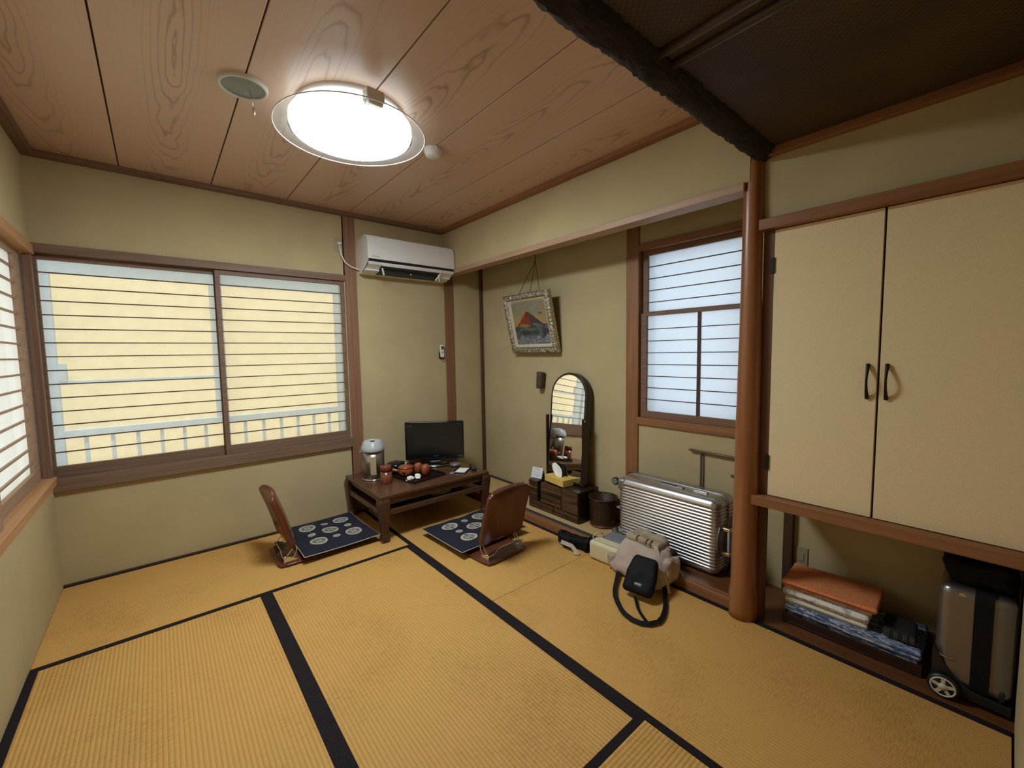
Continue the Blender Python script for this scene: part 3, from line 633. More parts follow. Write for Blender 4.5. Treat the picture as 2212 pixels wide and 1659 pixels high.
MB().box(-0.015, 0.015, -0.0355, -0.033, 0.026, 0.058).build('display', mat('lcd_grey', (0.10, 0.11, 0.10), 0.3), hb)
MB().box(-0.012, 0.012, -0.0358, -0.033, -0.008, 0.010).build('buttons', 'greyplastic', hb, bevel=0.002)
MB().tube([(-0.024, -0.026, 0.02), (-0.026, -0.03, -0.03), (-0.012, -0.03, -0.064), (0.012, -0.03, -0.064), (0.024, -0.03, -0.045)], 0.0025, 6).build('strap', 'black', rc)

# ================================================================== LOW TABLE
TX0, TX1, TY0, TY1, TZ = 1.622, 2.562, -0.738, -0.022, 0.3375
tb = thing('low_table', 'dark wooden low table with curved corners and a shelf below', 'table', ((TX0+TX1)/2, (TY0+TY1)/2, 0.002))
hx, hy = (TX1-TX0)/2, (TY1-TY0)/2
MB().box(-hx, hx, -hy, hy, TZ-0.026, TZ-0.002).build('tabletop', 'table', tb, bevel=0.006)
a = MB(); a.box(-hx+0.05, hx-0.05, -hy+0.018, -hy+0.034, TZ-0.075, TZ-0.022).box(-hx+0.05, hx-0.05, hy-0.034, hy-0.018, TZ-0.075, TZ-0.022)
a.box(-hx+0.018, -hx+0.034, -hy+0.05, hy-0.05, TZ-0.062, TZ-0.022).box(hx-0.034, hx-0.018, -hy+0.05, hy-0.05, TZ-0.062, TZ-0.022)
a.build('apron', 'table', tb, bevel=0.003)
zr = 0.205
for ya, yb in ((-hy+0.012, -hy+0.042), (hy-0.042, hy-0.012)): MB().box(-hx+0.03, hx-0.03, ya, yb, zr-0.018, zr+0.018).build('long_rail', 'table', tb, bevel=0.004)
for xa, xb in ((-hx+0.008, -hx+0.040), (hx-0.040, hx-0.008)): MB().box(xa, xb, -hy+0.03, hy-0.03, zr-0.018, zr+0.018).build('side_rail', 'table', tb, bevel=0.004)
MB().box(-hx+0.04, hx-0.04, -hy+0.04, hy-0.04, zr-0.008, zr+0.004).build('lower_shelf', 'table', tb, bevel=0.001)
for sx in (-1, 1):
    for sy_ in (-1, 1):
        L = MB(); prevr = None
        for z, wd, off in ((TZ-0.018, 0.060, 0.004), (TZ-0.035, 0.072, -0.004), (TZ-0.06, 0.076, -0.008), (0.22, 0.070, -0.006), (0.12, 0.056, -0.004), (0.05, 0.046, -0.004), (0.042, 0.050, -0.004), (0.034, 0.058, -0.004), (0.0, 0.056, -0.004)):
            cx, cy_ = sx*(hx-0.036-off), sy_*(hy-0.036-off)
            rg = [L.bm.verts.new((cx+p*wd/2, cy_+q*wd/2, z)) for p, q in ((-1, -1), (1, -1), (1, 1), (-1, 1))]
            if prevr:
                for k in range(4): L.face((prevr[k], prevr[(k+1) % 4], rg[(k+1) % 4], rg[k]))
            else: L.face(rg)
            prevr = rg
        L.face(prevr[::-1]); L.build('leg', 'tablev', tb, bevel=0.006, seg=3)

# ---- television
tv = thing('television', 'small black flat television angled on the low table', 'television', (2.345, -0.232, TZ), math.radians(-33.5))
b = MB().box(-0.257, 0.257, -0.022, 0.022, 0.052, 0.388).build('cabinet', 'gloss_black', tv, bevel=0.006)
MB().box(-0.238, 0.238, -0.0235, -0.02, 0.098, 0.372).build('screen', mat('dark_screen', (0.012, 0.014, 0.014), 0.22), b)
MB().rbox((0.40, 0.05, 0.24), 0.02, (4, 1, 4), None, (0, 0.03, 0.22)).build('rear_housing', 'black', tv)
MB().box(-0.10, 0.10, -0.0245, -0.018, 0.058, 0.066).build('speaker_bar', 'black', b)
MB().lathe([(0.0, 0.002), (0.10, 0.002), (0.14, 0.004), (0.145, 0.009), (0.135, 0.014), (0.0, 0.016)], (0, 0, 0), 40, Matrix.Diagonal((1.15, 0.72, 1)), caps=False).build('stand', 'gloss_black', tv)
MB().box(-0.05, 0.05, -0.012, 0.03, 0.012, 0.07).build('neck', 'gloss_black', tv, bevel=0.004)
MB().tube([(0.160*math.sin(t_), -0.106*math.cos(t_), 0.011) for t_ in [(-1.25+2.5*i/24) for i in range(25)]], 0.0035, 8).build('silver_arc', 'chrome', tv)
text('AQUOS', 0.016, 'textdim', tv, (-0.218, -0.0245, 0.355), F)
text('SHARP', 0.015, 'textdim', tv, (0.01, -0.0245, 0.082), F)
MB().box(0.195, 0.238, -0.0245, -0.0236, 0.3645, 0.3665).build('small_print', 'textdim', tv)

# ---- hot water pot
ap = thing('thermos_pot', 'steel hot water pot with a grey lid on the table', 'thermos pot', (1.768, -0.262, TZ), math.radians(-112))
MB().lathe([(0.0, 0.0), (0.086, 0.0), (0.090, 0.006), (0.088, 0.012), (0.0, 0.014)], seg=40, caps=False).build('base_ring', 'chrome', ap)
MB().lathe([(0.0, 0.012), (0.083, 0.012), (0.0845, 0.12), (0.0845, 0.236), (0.0, 0.238)], seg=48, caps=False).build('body', 'steel', ap)
def lidr(r, z, a): return r*(1.0+0.12*max(0, math.cos(a))**3*(1 if z < 0.29 else 0.5))
MB().lathe([(0.0, 0.228), (0.088, 0.228), (0.0905, 0.234), (0.0905, 0.252), (0.087, 0.262), (0.076, 0.292), (0.066, 0.307), (0.046, 0.314), (0.0, 0.316)], seg=48, caps=False, fn=lidr).build('lid', 'greyplastic', ap)
MB().lathe([(0.0, 0.0), (0.020, 0.0), (0.022, 0.004), (0.0, 0.006)], (0.010, 0, 0.3145), 24, Matrix.Diagonal((1.2, 1, 1)), caps=False).build('push_button', 'offwhite', ap)
MB().box(0.048, 0.066, -0.016, 0.016, 0.3035, 0.3155).build('lock_slot', 'black', ap, bevel=0.002)
MB().box(-0.004, 0.0, -0.022, 0.022, 0.05, 0.19).build('tan_strip', mat('tan_satin', (0.42, 0.32, 0.19), 0.5), ap, (0.0868, 0, 0), bevel=0.001)  # plain tan upright strip on the side of the body
hd = []
for i in range(21):
    a_ = PI*i/20; hd.append((-0.028*math.sin(a_)-0.0, 0.095*math.cos(a_), 0.226-0.024*math.sin(a_)))
MB().tube([(x-0.068*math.sin(PI*i/20), y, z) for i, (x, y, z) in enumerate(hd)], 0.005, 8).build('carrying_handle', 'greyplastic', ap)
# ---- tea things
o = thing('tea_canister', 'tall brown red tea canister beside the hot water pot', 'canister', (1.790, -0.452, TZ))
MB().lathe([(0, 0), (0.0405, 0), (0.042, 0.003), (0.042, 0.092), (0, 0.093)], seg=36, caps=False).build('can', 'redlacquer', o)
MB().lathe([(0, 0.0925), (0.0421, 0.0925), (0.0421, 0.132), (0.040, 0.137), (0, 0.138)], seg=36, caps=False).build('cap', 'redlacquer', o)
ty = thing('serving_tray', 'dark lacquer serving tray holding the tea set', 'tray', (2.055, -0.435, TZ), math.radians(9))
q = MB(); q.box(-0.150, 0.150, -0.170, 0.170, 0.0, 0.006).box(-0.155, -0.148, -0.175, 0.175, 0.0, 0.022).box(0.148, 0.155, -0.175, 0.175, 0.0, 0.022).box(-0.148, 0.148, -0.175, -0.168, 0.0, 0.022).box(-0.148, 0.148, 0.168, 0.175, 0, 0.022)
q.build('tray_board', 'trayblack', ty, bevel=0.002)
TR = TZ+0.0065
tp = thing('teapot', 'orange brown teapot with a side handle on the tray', 'teapot', (1.985, -0.385, TR), math.radians(140))
MB().lathe([(0, 0), (0.040, 0), (0.054, 0.012), (0.060, 0.035), (0.059, 0.060), (0.052, 0.068), (0, 0.069)], seg=40, caps=False).build('pot_body', 'terracotta', tp)
l_ = MB().lathe([(0, 0.068), (0.062, 0.068), (0.062, 0.072), (0.045, 0.080), (0.02, 0.086), (0, 0.087)], seg=40, caps=False).build('pot_lid', 'terracotta', tp)
MB().lathe([(0.004, 0.085), (0.003, 0.093), (0.0075, 0.099), (0.006, 0.106), (0.0, 0.108)], seg=16, caps=False).build('lid_knob', 'offwhite', l_)
MB().tube([(0.052, 0, 0.036), (0.075, 0, 0.040), (0.095, 0, 0.044), (0.110, 0, 0.047)], [0.013, 0.011, 0.012, 0.014], 16).build('side_handle', 'terracotta', tp)
MB().tube([(0.0, 0.050, 0.035), (0.0, 0.068, 0.046), (0.0, 0.080, 0.064)], [0.013, 0.010, 0.007], 14).build('spout', 'terracotta', tp)
for i, (x, y, lab) in enumerate(((2.078, -0.418, 'brown glazed teacup upside down, the one nearer the television'), (2.100, -0.500, 'brown glazed teacup upside down at the tray corner, nearer the room'))):
    c_ = thing('teacup', lab, 'teacup', (x, y, TR), 0, 'teacups upside down on the tray')
    MB().lathe([(0.0, 0.086), (0.024, 0.086), (0.0305, 0.082), (0.033, 0.074), (0.0335, 0.0), (0.031, 0.0), (0.030, 0.07), (0.0, 0.078)], seg=36, caps=False).build('cup_wall', 'terracotta', c_)
    MB().lathe([(0.0165, 0.084), (0.0175, 0.090), (0.0205, 0.090), (0.0215, 0.084)], seg=30, caps=False).build('foot_ring', 'terracotta', c_)
def wrapped(x, y, lab, sd_):
    b = MB()
    def f_(p, n_): return p + n_*0.006*noise.noise(p*60+Vector((sd_, 0, 0)))
    b.rbox((0.050, 0.044, 0.030), 0.014, (3, 3, 2), f_)
    o = b.build('wrapped_sweet', 'paperwhite', None, (x, y, TR+0.0165)); tag(o, lab, 'sweet', 'wrapped sweets on the tray'); o.rotation_euler = (0, 0, sd_)
    for sg in (-1, 1): MB().obox((0.032*sg, 0, -0.006), (0.02, 0.03, 0.003), Matrix.Rotation(0.3*sg, 3, 'Y')).build('twisted_end', 'paperwhite', o)
wrapped(1.952, -0.535, 'white wrapped sweet on the tray, nearer the canister', 0.4)
wrapped(2.022, -0.520, 'white wrapped sweet on the tray, nearer the cups', 1.1)
bx_ = thing('lidded_bowl', 'dark round lidded bowl behind the teapot', 'bowl', (2.000, -0.170, TZ))
MB().lathe([(0, 0), (0.045, 0), (0.070, 0.020), (0.082, 0.040), (0.082, 0.046), (0, 0.046)], seg=36, caps=False).build('bowl_body', 'gloss_black', bx_)
l_ = MB().lathe([(0.084, 0.046), (0.083, 0.056), (0.070, 0.070), (0.03, 0.078), (0, 0.079)], seg=36, caps=False).build('bowl_lid', 'gloss_black', bx_)
MB().lathe([(0.010, 0.078), (0.009, 0.086), (0.013, 0.090), (0.0, 0.092)], seg=16, caps=False).build('lid_knob', 'chrome', l_)
fo = thing('notepad', 'black folder with a white notepad on the table near the television', 'notepad', (2.395, -0.570, TZ), math.radians(38))
MB().box(-0.075, 0.075, -0.060, 0.060, 0, 0.008).build('folder', 'black', fo, bevel=0.002)
MB().box(-0.070, 0.055, -0.054, 0.030, 0.008, 0.0125).build('sheets', 'paperwhite', fo, bevel=0.0005)
g = MB().lathe([(0.0, 0.001), (0.036, 0.001), (0.044, 0.010), (0.047, 0.024), (0.042, 0.024), (0.036, 0.010), (0, 0.008)], seg=36, caps=False).build('glass_ashtray', mat('smoky_glass', (0.16, 0.15, 0.17), 0.08, 0, 1.0), None, (2.440, -0.405, TZ)); tag(g, 'smoky glass ashtray behind the notepad', 'ashtray')
r_ = thing('television_remote', 'black television remote lying beside the notepad', 'remote control', (2.512, -0.578, TZ), math.radians(62))
MB().box(-0.085, 0.085, -0.022, 0.022, 0.0, 0.020).build('remote_body', 'black', r_, bevel=0.005)
MB().box(-0.07, 0.05, -0.014, 0.014, 0.0195, 0.0215).build('key_field', mat('dark_grey_keys', (0.05, 0.05, 0.05), 0.6), r_)
o = MB().rbox((0.046, 0.030, 0.010), 0.004, (2, 2, 1)).build('blue_packet', mat('pale_blue_foil', (0.30, 0.42, 0.62), 0.25, 0.3), None, (2.300, -0.583, TZ+0.0052)); tag(o, 'small pale blue packet on the table edge', 'packet'); o.rotation_euler = (0, 0, 0.5)
def lump(name, size, m_, amp, fr, seed, loc, rad=None, rz=0, n=(8, 8, 5), parent=None, floor=True, fn2=None):
    b = MB(); hz = size[2]/2
    def f_(p, nn):
        q = p + nn*amp*noise.noise(p*fr+Vector((seed, seed*2, 0))) + nn*amp*0.4*noise.noise(p*fr*2.7+Vector((seed, 0, 5)))
        if fn2: q = fn2(q)
        if floor: q.z = max(q.z, -hz)
        return q
    b.rbox(size, rad or min(size)*0.45, n, f_)
    o = b.build(name, m_, parent, loc); o.rotation_euler = (0, 0, rz); return o
o = lump('crumpled_bag', (0.17, 0.09, 0.065), mat('grey_plastic_film', (0.30, 0.29, 0.27), 0.4), 0.012, 22, 3, (2.16, -0.62, zr+0.004+0.033)); tag(o, 'crumpled grey bag on the shelf under the table', 'bag')
o = box('small_dark_box', 'black', 1.93, 2.06, -0.64, -0.53, zr+0.0045, zr+0.055, bevel=0.004); tag(o, 'small dark box on the shelf under the table', 'box')

# ================================================================== FLOOR CHAIRS AND CUSHIONS
def rrect(hy_, hz_, rc):
    def f_(y, z):
        iy = max(-hy_+rc, min(hy_-rc, y)); iz = max(-hz_+rc, min(hz_-rc, z)); dy, dz = y-iy, z-iz; L_ = math.hypot(dy, dz)
        if L_ < 1e-9: return y, z
        mxx = max(abs(dy), abs(dz)); return iy+dy/L_*mxx, iz+dz/L_*mxx
    return f_
def make_chair(lab, loc, rz):
    t = thing('floor_chair', lab, 'floor chair', loc, rz, 'legless wooden floor chairs')
    rr_ = rrect(0.18, 0.195, 0.055)
    tilt = math.radians(17)
    def f_(p, nn):
        y, z = rr_(p.y, p.z); x = p.x - 0.9*(y*y-0.01) + 0.010*math.sin((z+0.19)*7)
        return Vector((x, y, z))
    R = Matrix.Rotation(-tilt, 3, 'Y')
    MB().rbox((0.040, 0.375, 0.39), 0.018, (1, 14, 12), f_, (0.044, 0, 0.285), R).build('backrest', 'chairwood', t)
    rb = rrect(0.20, 0.175, 0.04)
    def g_(p, nn):
        x, y = rb(p.x, p.y); return Vector((x, y, p.z))
    MB().rbox((0.40, 0.35, 0.016), 0.006, (8, 8, 1), g_, (0.20, 0, 0.010)).build('base_plate', 'chairwood', t)
    for sg in (-1, 1):
        br = MB(); y = sg*0.150
        br.prism([(0.030, 0.018), (0.035, 0.052), (0.060, 0.056), (0.112, 0.030), (0.115, 0.018)], 1, y-0.002, y+0.002)
        br.tube([(0.045, y-0.006*sg, 0.05), (0.075, y-0.006*sg, 0.085), (0.104, y-0.006*sg, 0.12)], 0.004, 8)
        br.tube([(0.104, y, 0.118), (0.11, y, 0.085), (0.095, y, 0.05), (0.075, y, 0.045)], 0.0035, 8)
        br.build('hinge_bracket', 'chrome', t, bevel=0.001)
        MB().lathe([(0, -0.008), (0.007, -0.008), (0.007, 0.008), (0, 0.008)], (0.04, y, 0.055), 12, Matrix.Rotation(PI/2, 3, 'X')).build('pivot', 'chrome', t)
    wp = [(0.036, -0.150+0.30*i/30, 0.046+0.022*(1-abs(2*i/30-1)**1.0 > 0.45)*1.0) for i in range(31)]
    zs = []
    for i in range(31):
        u = i/30; zs.append(0.046+0.028*max(0, min(1, (0.32-abs(u-0.5))/0.10)))
    MB().tube([(0.034, -0.150+0.30*i/30, zs[i]) for i in range(31)], 0.0035, 8).build('wire_stop', 'chrome', t)
    return t
make_chair('reddish wooden floor chair at the end of the table under the wide window', (0.998, -0.468, 0.002), 0)
make_chair('reddish wooden floor chair in front of the table, its back to the camera', (2.158, -1.478, 0.002), math.radians(94.6))
NAVY = (0.0050, 0.0058, 0.018); CR = (0.46, 0.43, 0.35)
def crest(x, y, R_):
    r = math.hypot(x, y)/R_; a = math.atan2(y, x)
    if r > 1: return None
    if abs(x) < 0.045*R_*1.2 and r > 0.45: return NAVY
    if r > 0.86+0.05*math.sin(a*34): return NAVY if r > 0.97 else CR
    if r > 0.74: return CR
    if r > 0.68: return NAVY
    if r > 0.60: return CR
    if r > 0.54: return NAVY
    # centre: folded butterfly figure
    k = abs(math.sin(2*a)); 
    if r < 0.50 and k > 0.35 and (r*9) % 2 < 1.35: return CR
    if r > 0.46 and k < 0.3: return (0.25, 0.24, 0.2)
    return NAVY
def make_cushion(lab, loc, rz, sd_):
    t = thing('floor_cushion', lab, 'cushion', loc, rz, 'navy crest print floor cushions')
    A, B = 0.50, 0.575
    def edge(u, v):
        x, y = (u-0.5)*A, (v-0.5)*B
        x *= 1-0.07*(1-(2*abs(v-0.5))**2)*0.5 ; y *= 1-0.05*(1-(2*abs(u-0.5))**2)*0.5
        return x, y
    def hgt(u, v): return 0.027*(max(0, 1-abs(2*u-1)**7)**0.5)*(max(0, 1-abs(2*v-1)**7)**0.5)*(0.80+0.20*math.sin(PI*u)*math.sin(PI*v))
    def top(u, v):
        x, y = edge(u, v); n_ = noise.noise((x*9+sd_, y*9, 0))*0.006*min(1, hgt(u, v)*60); dr = 0.008*abs(2*u-1)**2*abs(2*v-1)
        return Vector((x, y, 0.024+hgt(u, v)+n_+dr))
    def bot(u, v):
        x, y = edge(u, v); return Vector((x, y, 0.024-hgt(u, v)*0.80+0.008*abs(2*u-1)**2*abs(2*v-1)))
    big = [(-0.118, -0.135), (0.118, -0.135), (-0.118, 0.135), (0.118, 0.135), (0, 0)]; small = [(0, -0.135), (0, 0.135), (-0.125, 0), (0.125, 0)]
    def col(u, v):
        x, y = edge(u, v)
        for cx, cy_ in big:
            if math.hypot(x-cx, y-cy_) < 0.062:
                # outline is a rounded rhomb, wider across
                dx, dy = (x-cx)/1.0, (y-cy_)/1.08
                c = crest(dy, dx, 0.056)
                if c: return c
        for cx, cy_ in small:
            d = math.hypot(x-cx, y-cy_)/0.025
            if d < 1: return CR if (d > 0.8 or 0.35 < d < 0.6) else (0.16, 0.16, 0.14)
        return NAVY
    paint(MB(), 'printed_cover', 'cushion', 170, 190, top, col, t)
    b = MB(); b.grid(48, 54, bot, True); b.build('underside', mat('navy_cotton', NAVY, 0.85), t)
    pts = []
    for k in range(24): pts.append(top(k/24, 0))
    for k in range(24): pts.append(top(1, k/24))
    for k in range(24): pts.append(top(1-k/24, 1))
    for k in range(24): pts.append(top(0, 1-k/24))
    MB().tube(pts, 0.0030, 6, True).build('piping', mat('grey_piping', (0.40, 0.38, 0.36), 0.8), t)
    return t
make_cushion('navy cushion with cream crests before the window side floor chair', (1.378, -0.400, 0.022), math.radians(1), 1.0)
make_cushion('navy cushion with cream crests between table and the nearer floor chair', (2.190, -1.045, 0.022), math.radians(92), 4.0)

# ================================================================== ALCOVE THINGS
# ---- picture, leaning out from the wall
pc = thing('framed_painting', 'painting of a red mountain in an ornate silver gilt frame', 'painting', (3.040, -0.835, 1.325))
zz = Vector((-0.118, 0, 0.50)).normalized(); xx = Vector((0, -1, 0)); yy = zz.cross(xx)
pc.rotation_euler = Matrix((xx, yy, zz)).transposed().to_euler()
PW, PH = 0.565, 0.515
def molding(w_, h_, prof_, name, m_, par, seg_=60):
    # prof_: (inset from the outer edge, y depth); swept round a rectangle
    b = MB(); cor = [(-w_/2, 0, 1, 1), (w_/2, 0, -1, 1), (w_/2, h_, -1, -1), (-w_/2, h_, 1, -1)]; rings = []
    for s_ in range(4):
        x0, z0, a0, c0 = cor[s_]; x1, z1, a1, c1 = cor[(s_+1) % 4]
        for k in range(seg_):
            t_ = k/seg_; ring = []
            for i, (ins, dep) in enumerate(prof_):
                xa, za = x0+a0*ins, z0+c0*ins; xb, zb = x1+a1*ins, z1+c1*ins
                p = Vector((xa+(xb-xa)*t_, dep, za+(zb-za)*t_))
                if 0 < i < len(prof_)-1 and ins < 0.045 and dep < -0.02: p.y -= 0.011*noise.noise(p*62)
                ring.append(b.bm.verts.new(p))
            rings.append(ring)
    n_ = len(rings)
    for i in range(n_):
        A_, B_ = rings[i], rings[(i+1) % n_]
        for k in range(len(prof_)-1): b.face((A_[k], A_[k+1], B_[k+1], B_[k]), True)
    return b.build(name, m_, par)
molding(PW, PH, [(0.0, 0.0), (0.0, -0.038), (0.006, -0.044), (0.014, -0.050), (0.022, -0.046), (0.030, -0.052), (0.038, -0.046), (0.046, -0.040), (0.048, -0.032), (0.049, -0.030)], 'ornate_frame', 'silvergilt', pc, 110)
molding(PW, PH, [(0.049, -0.031), (0.052, -0.036), (0.058, -0.030), (0.072, -0.024), (0.075, -0.020)], 'linen_liner', mat('linen_liner', (0.52, 0.45, 0.32), 0.7), pc, 8)
MB().box(-PW/2+0.004, PW/2-0.004, -0.012, -0.001, 0.004, PH-0.004).build('backing_board', 'giltside', pc)
def lerp(a, b, t_): t_ = max(0, min(1, t_)); return tuple(x+(y-x)*t_ for x, y in zip(a, b))
def picture(u, v):
    n1 = noise.noise((u*5, v*9, 1)); n2 = noise.noise((u*14, v*22, 4)); n3 = noise.noise((u*40, v*40, 9))
    sky = lerp((0.36, 0.235, 0.085), (0.22, 0.20, 0.14), (v-0.52)*3.2+0.5*n1)
    if v > 0.72: sky = lerp(sky, (0.30, 0.28, 0.22), 2.2*(n1+0.35*n2-0.05)*(v-0.70)*4)
    if ((u-0.83)/0.058)**2+((v-0.715)/0.020)**2 < 1+0.5*n3: sky = (0.07, 0.075, 0.07)
    c = sky; pk = 0.44; top_ = 0.80
    ridge = top_-abs(u-pk)*(0.98 if u < pk else 0.76)-0.02*n2
    if abs(u-pk) < 0.04: ridge = min(ridge, top_-0.025)
    if v < ridge:
        lit = u < pk+0.02+(top_-v)*0.16+0.05*n2
        c = lerp((0.30, 0.05, 0.018), (0.12, 0.022, 0.012), 0.5+1.6*noise.noise((u*26-v*12, v*5, 2))) if lit else lerp((0.035, 0.026, 0.03), (0.075, 0.045, 0.04), 0.5+n3)
    if v < 0.47+0.05*n1+0.02*n2:
        c = lerp((0.030, 0.036, 0.036), (0.11, 0.13, 0.13), 0.45+1.3*n1+0.6*n2)
        if v > 0.43 and u < 0.5: c = (0.27, 0.15, 0.06)
    if v < 0.17+0.09*noise.noise((u*8, 3, 3))+0.03*n2: c = lerp((0.24, 0.25, 0.27), (0.10, 0.11, 0.135), 0.5+1.4*n2)
    return c
paint(MB(), 'canvas', 'picture', 150, 130, lambda u, v: Vector((-PW/2+0.074+u*(PW-0.148), -0.0195, 0.074+v*(PH-0.148))), picture, pc)
cdm = MB(); pi = pc.matrix_basis
for a_, b_ in (((3.045, -0.842, 2.44), (3.020, -0.842, 2.10)), ((3.020, -0.842, 2.10), (2.935, -0.700, 1.80)), ((3.020, -0.842, 2.10), (2.935, -0.985, 1.80)), ((3.020, -0.842, 2.10), (2.95, -0.842, 1.80))):
    cdm.tube([Vector(a_)-Vector((3.04, -0.835, 1.325)), Vector(b_)-Vector((3.04, -0.835, 1.325))], 0.0022 if a_[2] < 2.2 else 0.003, 6)
o = cdm.build('hanging_cord', 'cord', pc); o.matrix_parent_inverse = Matrix.Identity(4)
o.rotation_euler = Matrix((xx, yy, zz)).to_euler()
# ---- wall vase
v_ = thing('wall_vase', 'small dark tube vase hanging under the painting', 'vase', (3.018, -0.885, 1.012))
MB().lathe([(0.0, 0.0), (0.030, 0.0), (0.033, 0.01), (0.035, 0.13), (0.037, 0.138), (0.030, 0.138), (0.028, 0.03), (0, 0.028)], seg=28, caps=False, fn=lambda r, z, a: r*(1+0.03*noise.noise((math.cos(a)*2, math.sin(a)*2, z*30)))).build('vase_body', 'vase', v_).rotation_euler = (0.10, 0, 0)
MB().box(0.03, 0.041, -0.006, 0.006, 0.09, 0.11).build('hook', 'iron', v_)
# ---- dressing table with mirror
FX = 2.787; fz = 0.054
ds = thing('dressing_table', 'dark low dressing table with drawers and an arched mirror', 'dressing table', (FX, -1.24, fz))
def db(name, x0, x1, y0, y1, z0, z1, m_='darkdrawer', par=None, bv=0.003): return MB().box(x0-FX, x1-FX, y0+1.24, y1+1.24, z0-fz, z1-fz).build(name, m_, par or ds, bevel=bv)
db('base_case', FX+0.008, 3.02, -1.515, -0.975, fz, 0.118, 'darkframe')
db('left_tower', FX+0.006, 2.95, -1.085, -0.978, 0.118, 0.284, 'darkframe')
db('middle_case', FX+0.010, 3.02, -1.345, -1.112, 0.118, 0.283, 'darkframe')
db('right_case', FX+0.004, 3.02, -1.517, -1.345, 0.118, 0.290, 'darkframe')
db('recess_back', FX+0.09, 3.02, -1.112, -1.085, 0.118, 0.270, 'darkframe')
def drawer(y0, y1, z0, z1, x=FX, pull=True):
    d = db('drawer', x, x+0.012, y0, y1, z0, z1)
    if pull:
        ym = (y0+y1)/2+1.24; zm = (z0+z1)/2-fz
        MB().tube([(x-FX-0.001, ym-0.020, zm+0.004), (x-FX-0.008, ym-0.012, zm-0.003), (x-FX-0.010, ym, zm-0.005), (x-FX-0.008, ym+0.012, zm-0.003), (x-FX-0.001, ym+0.020, zm+0.004)], 0.0022, 6).build('pull', 'iron', d)
drawer(-1.255, -0.982, 0.062, 0.114); drawer(-1.508, -1.262, 0.062, 0.114)
drawer(-1.080, -0.983, 0.124, 0.190, FX-0.002, False); drawer(-1.080, -0.983, 0.196, 0.236, FX-0.002); drawer(-1.080, -0.983, 0.240, 0.281, FX-0.002)
drawer(-1.340, -1.117, 0.124, 0.196, FX+0.002); drawer(-1.340, -1.117, 0.202, 0.238, FX+0.004); drawer(-1.340, -1.117, 0.242, 0.279, FX+0.004, False)
d = db('cupboard_door', FX-0.004, FX+0.008, -1.510, -1.352, 0.124, 0.286)
# mirror (tilted back about 5.4 degrees)
mt = math.radians(5.4); Rm = Matrix.Rotation(math.radians(2.2), 3, 'Z') @ Matrix.Rotation(mt, 3, 'Y'); mc = Vector((2.897-FX, -1.270+1.24, 0.300-fz))
def arch(hw, hh, nseg=28):
    pts = [(-hw, 0.0)]
    for i in range(nseg+1):
        a_ = PI-PI*i/nseg; pts.append((hw*math.cos(a_), hh-hw+hw*math.sin(a_)))
    pts.append((hw, 0.0)); return pts
def archp(hw, hh, x0, x1, name, m_, par, z0=0.0, bv=0):
    b = MB(); b.prism([(y, z+z0) for y, z in arch(hw, hh)], 0, x0, x1)
    for v in b.bm.verts: v.co = Rm @ v.co + mc
    return b.build(name, m_, par, bevel=bv)
mf = archp(0.182, 0.862, 0.0, 0.064, 'mirror_frame', 'darkframe', ds, 0, 0.004)
archp(0.164, 0.826, -0.0015, 0.002, 'mirror_glass', 'mirror', mf, 0.018)
for sg in (-1, 1):
    db('mirror_post', 2.900, 2.930, -1.270+sg*0.190-0.0065, -1.270+sg*0.190+0.0065, 0.2925, 0.815, 'darkframe')
o = MB().lathe([(0, -0.006), (0.006, -0.006), (0.006, 0.006), (0, 0.006)], (2.915-FX, -1.270-0.200+1.24, 0.80-fz), 12, Matrix.Rotation(PI/2, 3, 'X')).build('mirror_screw', 'chrome', ds)
# ---- tissue box
tz = 0.2915
ti = thing('tissue_box', 'yellow tissue box with a tissue pulled out', 'tissue box', (2.868, -1.245, tz), math.radians(-8))
MB().box(-0.052, 0.052, -0.115, 0.115, 0, 0.050).build('carton', 'yellow', ti, bevel=0.0012)
tsm = mat('white_tissue', (0.88, 0.88, 0.87), 0.9)
b = MB()
def tis(u, v):
    w_ = 0.055+0.075*v-0.03*max(0, v-0.7)
    y = (u-0.5)*w_+0.050*v-0.012; z = 0.047+0.098*v-0.030*abs(2*u-1)**2*v+0.006*math.sin(u*11)*v
    return Vector((0.012*v-0.006+0.007*math.sin(u*10+v*3), y, z))
b.grid(16, 14, tis); o = b.build('tissue', tsm, ti); s_ = o.modifiers.new('thick', 'SOLIDIFY'); s_.thickness = 0.001
# ---- card
cdp = thing('message_card', 'small white printed card propped on the dressing table', 'card', (2.835, -1.020, 0.2855), math.radians(-78))
def cardcol(u, v):
    if 0.08 < u < 0.9 and ((v > 0.80 and v < 0.90 and 0.2 < u < 0.75) or (0.12 < v < 0.74 and (v*11) % 1 < 0.30)) and noise.noise((u*40, int(v*11)*3, 0)) > -0.25: return (0.40, 0.36, 0.50)
    return (0.74, 0.72, 0.78)
b = MB(); o = paint(b, 'card_face', 'print', 60, 60, lambda u, v: Vector(((u-0.5)*0.105, 0.028*v-0.004*math.sin(PI*u), 0.001+0.082*v)), cardcol, cdp); s_ = o.modifiers.new('thick', 'SOLIDIFY'); s_.thickness = 0.0008
b = MB(); b.obox((0, 0.047, 0.036), (0.10, 0.0008, 0.086), Matrix.Rotation(0.45, 3, 'X')); b.build('card_back_leaf', 'card', cdp)
